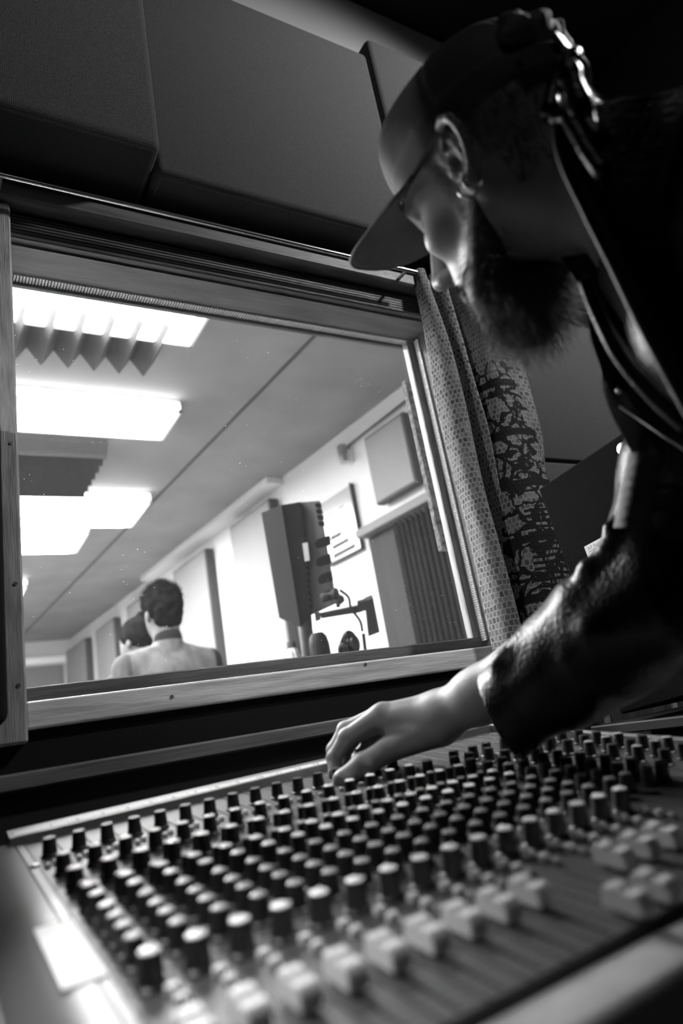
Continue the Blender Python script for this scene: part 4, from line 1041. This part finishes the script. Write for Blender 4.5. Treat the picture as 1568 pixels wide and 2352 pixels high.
def jacket_sdf(P):
    mid = (SR + SL_) / 2 + Vector((.03, -.02, -.06))
    d = f_chain(P, [tuple(mid), tuple(mid.lerp(PV, .5)), tuple(PV + Vector((0, 0, .02)))], [.145, .142, .158], .05)
    d = smin(d, f_cap(P, tuple(SR), tuple(SL_), .068, .068), .05)
    sl = f_chain(P, [tuple(SR), tuple(SR.lerp(EL, .55)), tuple(EL)], [.066, .050, .056], .02)
    d = smin(d, sl, .03)
    fa = f_chain(P, [tuple(EL), tuple(SL2), tuple(SL1), tuple(CUF), tuple(CUF + (CUF - SL1).normalized() * .04)], [.056, .059, .053, .042, .040], .02)
    d = smin(d, fa, .02)
    for pts, r in RP: d = smin(d, f_chain(P, pts, [r * .5] + [r * .95] * (len(pts) - 2) + [r * .4]), .014)
    d = smin(d, f_chain(P, [tuple(SL_), tuple(ELL), tuple(WL)], [.068, .058, .040], .02), .03)
    # wrinkles, stronger near elbow and along the sleeves
    el = np.exp(-((np.linalg.norm(P - np.array(EL), axis=1) / .13) ** 2))
    d = d - (.0010 + .0032 * el) * crumple(P, 75, .3) - .0045 * crumple(P, 28, 1.1)
    # cut the cuff
    s = (P - np.array(CUF)) @ np.array(AX); dd = np.linalg.norm((P - np.array(CUF)) - s[:, None] * np.array(AX), axis=1)
    inr = dd < .09
    d = np.where(inr, smax(d, s, .003), d)
    hole = f_cap(P, tuple(SL1), tuple(CUF + (CUF - SL1).normalized() * .06), .036, .0378)
    d = smax(d, -hole, .003)
    stc = np.where(inr, np.abs(s + .030), 1); d = d + .0012 * np.exp(-(stc / .0012) ** 2) + .0012 * np.exp(-((np.where(inr, np.abs(s + .036), 1)) / .0012) ** 2)
    # open neck and open front
    d = smax(d, -f_cap(P, (.44, .36, .46), tuple(NK + Vector((-.0, .0, -.03))), .075, .066), .006)
    return d
js = sdf_mesh(jacket_sdf, (.28, -.36, -.32), (.96, .68, .46), .0042, 'jacket'); relax(js, 1, .4)
jk = put('leather_jacket', js, M['leather'], man, 180)
# collar: padded band round the neck
bm = bmesh.new()
nk = Vector((-.06, .62, .45)).normalized(); u_ = nk.orthogonal().normalized(); v_ = nk.cross(u_)
cpts = spline([at(1262, 268, .535), at(1270, 215, .54), at(1292, 160, .55), at(1320, 125, .565)], 20)
tube(bm, cpts, [.007 + .0012 * math.sin(k * .8) for k in range(21)], 10)
tube(bm, spline([at(1300, 160, .525), at(1318, 200, .515), at(1340, 270, .51), at(1372, 330, .50)], 20), [.009 + .0012 * math.sin(k * .7) for k in range(21)], 10)
tube(bm, spline([at(1272, 272, .53), at(1300, 268, .52), at(1322, 300, .51), at(1350, 350, .50), at(1385, 400, .49)], 20), .006, 10)
put('collar', bm, M['leather'], jk, 180)
# left front flap
Lc = spline([at(1276, 272, .535), at(1280, 330, .53), at(1296, 386, .525), at(1345, 490, .515), at(1400, 600, .505), at(1470, 745, .495), at(1568, 930, .485), at(1640, 1060, .48)], 60)
bm = bmesh.new(); rows = []
for i, p in enumerate(Lc):
    r_ = []
    for j in range(14):
        t = j / 13; q = p + RX * (.25 * t) + RF * (-.075 * math.sin(t * 2.2) + .05 * t) + RD * (-.02 * t) + (RX * .004 * math.sin(t * 12 + i * .12) - RF * .007 * math.sin(t * 15 + i * .05)) * min(1, t * 5)
        r_.append(q)
    rows.append(r_)
grid(bm, rows); fl = put('jacket_front', bm, M['leather'], jk, 180); solidify(fl, .003)
bm = bmesh.new(); tube(bm, [p - RX * .001 for p in Lc], .0023, 8); put('zip_tape', bm, M['piping'], fl, 180)
# right front flap, zip teeth
Rc = spline([at(1288, 590, .60), at(1345, 690, .60), at(1356, 780, .60), at(1378, 850, .60), at(1386, 900, .60), at(1408, 960, .605), at(1440, 1020, .61), at(1490, 1120, .62)], 60)
bm = bmesh.new(); rows = []
for i, p in enumerate(Rc):
    r_ = []
    for j in range(14):
        t = j / 13; r_.append(p + RX * (.30 * t) + RF * (-.02 * math.sin(t * 3.1) - .02 * t) + RF * (-.006 * math.sin(t * 22 + i * .18)) * min(1, t * 6))
    rows.append(r_)
grid(bm, rows); fr = put('jacket_front', bm, M['leather'], jk, 180); solidify(fr, .003)
def teeth(pts, n, s):
    bm = bmesh.new(); q = spline(pts, n)
    for k in range(n):
        t = (q[k + 1] - q[k]).normalized(); 
        bmesh.ops.create_uvsphere(bm, u_segments=8, v_segments=6, radius=s, matrix=Matrix.Translation(q[k]))
    return bm
put('zip_teeth', teeth([at(1360, 655, .555), at(1395, 735, .55), at(1432, 790, .545), at(1480, 850, .54), at(1568, 930, .53), at(1640, 990, .52)], 70, .00145), M['steel'], fr, 180)
put('zip_teeth', teeth([at(1424, 935, .585), at(1470, 965, .58), at(1520, 1000, .57), at(1568, 1032, .565), at(1640, 1090, .55)], 70, .0009), M['steel'], fr, 180)
bm = bmesh.new(); tube(bm, spline([at(1340, 640, .56), at(1372, 720, .555), at(1420, 815, .55), at(1490, 900, .54), at(1580, 985, .53)], 30), .006, 10); put('lapel_edge', bm, M['leather'], fr, 180)
bm = bmesh.new(); bmesh.ops.create_uvsphere(bm, u_segments=14, v_segments=8, radius=.0034, matrix=Matrix.Translation(at(1421, 896, .592))); put('snap', bm, M['chrome'], fr, 180)
# upper arm's highlight, painted as a paler strip of crackled leather
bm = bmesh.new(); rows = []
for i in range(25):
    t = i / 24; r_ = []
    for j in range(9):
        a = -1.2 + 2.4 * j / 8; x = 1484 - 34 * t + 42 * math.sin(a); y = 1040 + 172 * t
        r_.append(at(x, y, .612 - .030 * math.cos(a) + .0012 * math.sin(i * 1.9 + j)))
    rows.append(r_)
grid(bm, rows); sv = put('sleeve_highlight', bm, mat('leather_highlight', .07, .5, bump=(500, .9, (1, 1, 3))), jk, 180); solidify(sv, .002)
# T-shirt, trousers, boots
def shirt_sdf(P):
    d = core_sdf(P) - .006
    return smax(d, -f_cap(P, (.44, .38, .47), tuple(NK + Vector((-.005, .01, .0))), .085, .064), .004)
put('t_shirt', sdf_mesh(shirt_sdf, (.30, -.32, -.30), (.92, .50, .48), .009, 'shirt'), M['shirt'], man, 180)
def leg_sdf(P):
    d = f_cap(P, (.74, .0, -.10), (.76, -.02, -.18), .135, .14)
    for hp_, kn_, an_ in (((.67, -.07, -.20), (.62, -.02, -.56), (.64, -.13, -.93)), ((.82, .05, -.20), (.84, .10, -.56), (.88, .0, -.93))):
        d = smin(d, f_chain(P, [hp_, kn_, an_], [.088, .060, .048], .02), .03)
    return smax(d - .003 * crumple(P, 40, .2), -(P[:, 2] + .94), .003)
put('trousers', sdf_mesh(leg_sdf, (.48, -.28, -.97), (1.02, .26, .04), .010, 'legs'), mat('trousers', .02, .85), man, 180)
def boot_sdf(P):
    d = None
    for c in ((.64, -.13), (.88, .0)):
        c = np.array(c); f_ = np.array((-.55, .83))
        for (a, ra, b, rb) in (((0, -.93), .05, (0, -.955), .046), ((-.035, -.958), .040, (.115, -.963), .036), ((.115, -.963), .036, (.165, -.968), .031)):
            e = f_cap(P, (*(c + f_ * a[0]), a[1]), (*(c + f_ * b[0]), b[1]), ra, rb); d = e if d is None else smin(d, e, .02)
    return smax(d, -(P[:, 2] + 1.0), .002)
put('boots', sdf_mesh(boot_sdf, (.45, -.25, -1.02), (1.0, .25, -.86), .006, 'boots'), M['leather'], man, 180)

# ============================================================ PEOPLE IN THE LIVE ROOM
def person(name, label, foot, yaw, H, kind):
    """figure seen from behind; local x right, y facing, z up from the floor"""
    t = thing('person', label, 'person', V((foot[0], foot[1], -1.0)))
    k = H / 1.78; MX = Matrix.Translation((foot[0], foot[1], -1.0)) @ Matrix.Rotation(yaw, 4, 'Z') @ Matrix.Scale(k, 4)
    def body(P):
        S2 = P.copy(); S2[:, 0] = np.abs(P[:, 0])
        d = f_ell(P, (0, .01, 1.665), (.076, .096, .112)); d = smin(d, f_ell(P, (0, .045, 1.60), (.055, .055, .075)), .03)
        d = smin(d, f_cap(P, (0, -.01, 1.60), (0, -.02, 1.44), .061, .068), .02)
        d = smin(d, f_cap(P, (0, .105, 1.65), (0, .118, 1.615), .008, .011), .01)
        d = smin(d, f_ell(S2, (.080, -.005, 1.64), (.010, .018, .030)), .004)
        d = smin(d, f_chain(P, [(0, -.01, 1.30), (0, 0, 1.05), (0, 0, .95)], [.115, .105, .12], .05), .05)
        d = smin(d, f_chain(S2, [(.17, -.01, 1.42), (.22, -.01, 1.14), (.22, .08, .90)], [.055, .042, .028]), .04)
        for i in range(4): d = smin(d, f_cap(P if False else S2, (.22 - .012 + .009 * (i - 1), .10 + .004 * i, .85), (.215 + .009 * (i - 1), .125, .775), .0095, .007), .004)
        d = smin(d, f_cap(S2, (.205, .10, .87), (.195, .135, .82), .012, .009), .006)
        d = smin(d, f_ell(S2, (.22, .10, .86), (.018, .04, .045)), .01)
        return d
    bdy = sdf_mesh(body, (-.30, -.16, .72), (.30, .20, 1.80), .0085, 'fig'); relax(bdy, 1, .5); bdy.transform(MX); b_o = put('body', bdy, M['skin_far'], t, 180)
    def coat(P):
        S2 = P.copy(); S2[:, 0] = np.abs(P[:, 0])
        tor = P.copy(); tor[:, 0] *= .68
        d = f_chain(tor, [(0, -.005, 1.36), (0, 0, 1.15), (0, 0, .98)], [.125, .120, .118], .04)
        d = smin(d, f_cap(S2, (.05, -.02, 1.455), (.19, -.015, 1.415), .056, .060), .04)
        sl = f_chain(S2, [(.198, -.01, 1.405), (.245, -.01, 1.15), (.235, .07, .93)], [.066, .056, .045], .02)
        d = smin(d, sl, .015)
        d = d - .004 * crumple(P, 26, .7 if kind == 'denim' else 1.9)
        if kind == 'denim':
            d = d + .004 * np.exp(-((P[:, 2] - 1.33 - .02 * np.abs(P[:, 0]) * 5 * 0) / .004) ** 2) * (P[:, 1] < 0)
            for x in (-.095, .095): d = d + .004 * np.exp(-((P[:, 0] - x * (1 - (1.33 - P[:, 2]) * .8)) / .005) ** 2) * (P[:, 2] < 1.33) * (P[:, 1] < 0)
        d = smax(d, -f_cap(P, (0, .02, 1.60), (0, .0, 1.48), .066, .060), .006)
        d = smin(d, smax(f_cap(P, (0, -.015, 1.485), (0, -.022, 1.525), .074, .066), -f_cap(P, (0, .0, 1.44), (0, .01, 1.60), .058, .062), .004) + 0 * d, .012) if kind == 'denim' else d
        return d
    cm_ = sdf_mesh(coat, (-.36, -.19, .86), (.36, .20, 1.60), .006, 'coat')
    mats = [M['denim'], M['denim_dark'], M['denim_light']] if kind == 'denim' else [M['shirt']]
    if kind == 'denim':
        ax_ = [abs(v.co.x) for v in cm_.vertices]
        for f in cm_.polygons:
            c = f.center; f.material_index = 1 if (abs(c.x) > .205 and c.x > 0) or (c.z > 1.515) else (2 if c.z > 1.338 and abs(c.x) < .2 else 0)
    cm_.transform(MX); jkt = put('jacket', cm_, mats, t, 180)
    if kind == 'denim':
        bm = bmesh.new()
        def hug(x, z, off=.004):      # walk in from behind to the coat's surface
            ys = np.linspace(-.20, .05, 260); P = np.stack([np.full(260, x), ys, np.full(260, z)], 1); dd = coat(P); i = int(np.argmax(dd < 0)); return Vector((x, ys[i] - off, z))
        tube(bm, [hug(-.19 + .38 * i / 40, 1.335 - .01 * math.cos(i / 40 * 6.28)) for i in range(41)], .0055, 6)
        for s in (-1, 1): tube(bm, [hug(s * (.105 - .04 * i / 20), 1.33 - .30 * i / 20) for i in range(21)], .0055, 6)
        bm.transform(MX); put('seam', bm, M['denim_dark'], jkt, 180)
    def hairf(P):
        if kind == 'denim':
            d = f_ell(P, (0, .000, 1.700), (.093, .110, .100)); d = smin(d, f_ell(P, (0, -.045, 1.635), (.070, .050, .075)), .03)
            d = d - .006 * crumple(P, 90, .4); return smax(d, -(P[:, 2] - 1.565 - np.clip(P[:, 1] + .02, 0, 1) * 1.2), .006)
        d = f_ell(P, (0, -.010, 1.690), (.090, .112, .108)); d = smin(d, f_cap(P, (0, -.03, 1.75), (-.01, -.045, 1.795), .05, .025), .03)
        d = d - .003 * crumple(P, 45, .4); return smax(d, -(P[:, 2] - 1.585 - np.clip(P[:, 1] - .02, 0, 1) * .5), .006)
    hm_ = sdf_mesh(hairf, (-.12, -.15, 1.52), (.12, .14, 1.86), .005, 'hair'); hm_.transform(MX)
    put('hair' if kind == 'denim' else 'beanie', hm_, M['far_hair'], t, 180)
    if kind == 'denim':
        bm = bmesh.new(); rnd = random.Random(3)
        for _ in range(900):
            th, ph = rnd.uniform(0, 6.28), rnd.uniform(.0, 1.45); n = Vector((math.sin(ph) * math.cos(th), math.sin(ph) * math.sin(th), math.cos(ph)))
            p = Vector((0, 0, 1.705)) + Vector((n.x * .086, n.y * .102, n.z * .090)); d_ = (n + Vector((rnd.uniform(-.6, .6), rnd.uniform(-.4, .6), rnd.uniform(.0, .5)))).normalized(); l_ = rnd.uniform(.01, .028)
            tube(bm, [MX @ p, MX @ (p + d_ * l_ * .6), MX @ (p + d_ * l_ + n * .002)], [.0016, .0013, .0004], 3)
        put('hair_tuft', bm, M['far_hair'], t, 180)
    def legs(P):
        S2 = P.copy(); S2[:, 0] = np.abs(P[:, 0]); d = f_cap(P, (0, 0, .96), (0, 0, .90), .135, .14)
        d = smin(d, f_chain(S2, [(.09, 0, .86), (.10, .01, .50), (.11, -.02, .09)], [.088, .062, .050], .02), .02); return smax(d, -(P[:, 2] - .06), .003)
    lm_ = sdf_mesh(legs, (-.26, -.18, .03), (.26, .18, 1.06), .012, 'legs'); lm_.transform(MX); put('trousers', lm_, M['denim_dark'], t, 180)
    def shoes(P):
        S2 = P.copy(); S2[:, 0] = np.abs(P[:, 0]); d = f_cap(S2, (.11, -.03, .045), (.125, .14, .035), .042, .034); return smax(d, -P[:, 2], .002)
    lm_ = sdf_mesh(shoes, (-.22, -.12, -.02), (.22, .22, .12), .007, 'shoes'); lm_.transform(MX); put('shoes', lm_, M['hair'], t, 180)
    return t
person('man', 'short haired person in a light denim jacket seen from behind through the glass', (.985, 3.20), math.radians(8), 1.785, 'denim')
person('woman', 'person with a dark beanie beyond the denim jacket, seen through the glass', (1.075, 4.02), math.radians(35), 1.80, 'beanie')
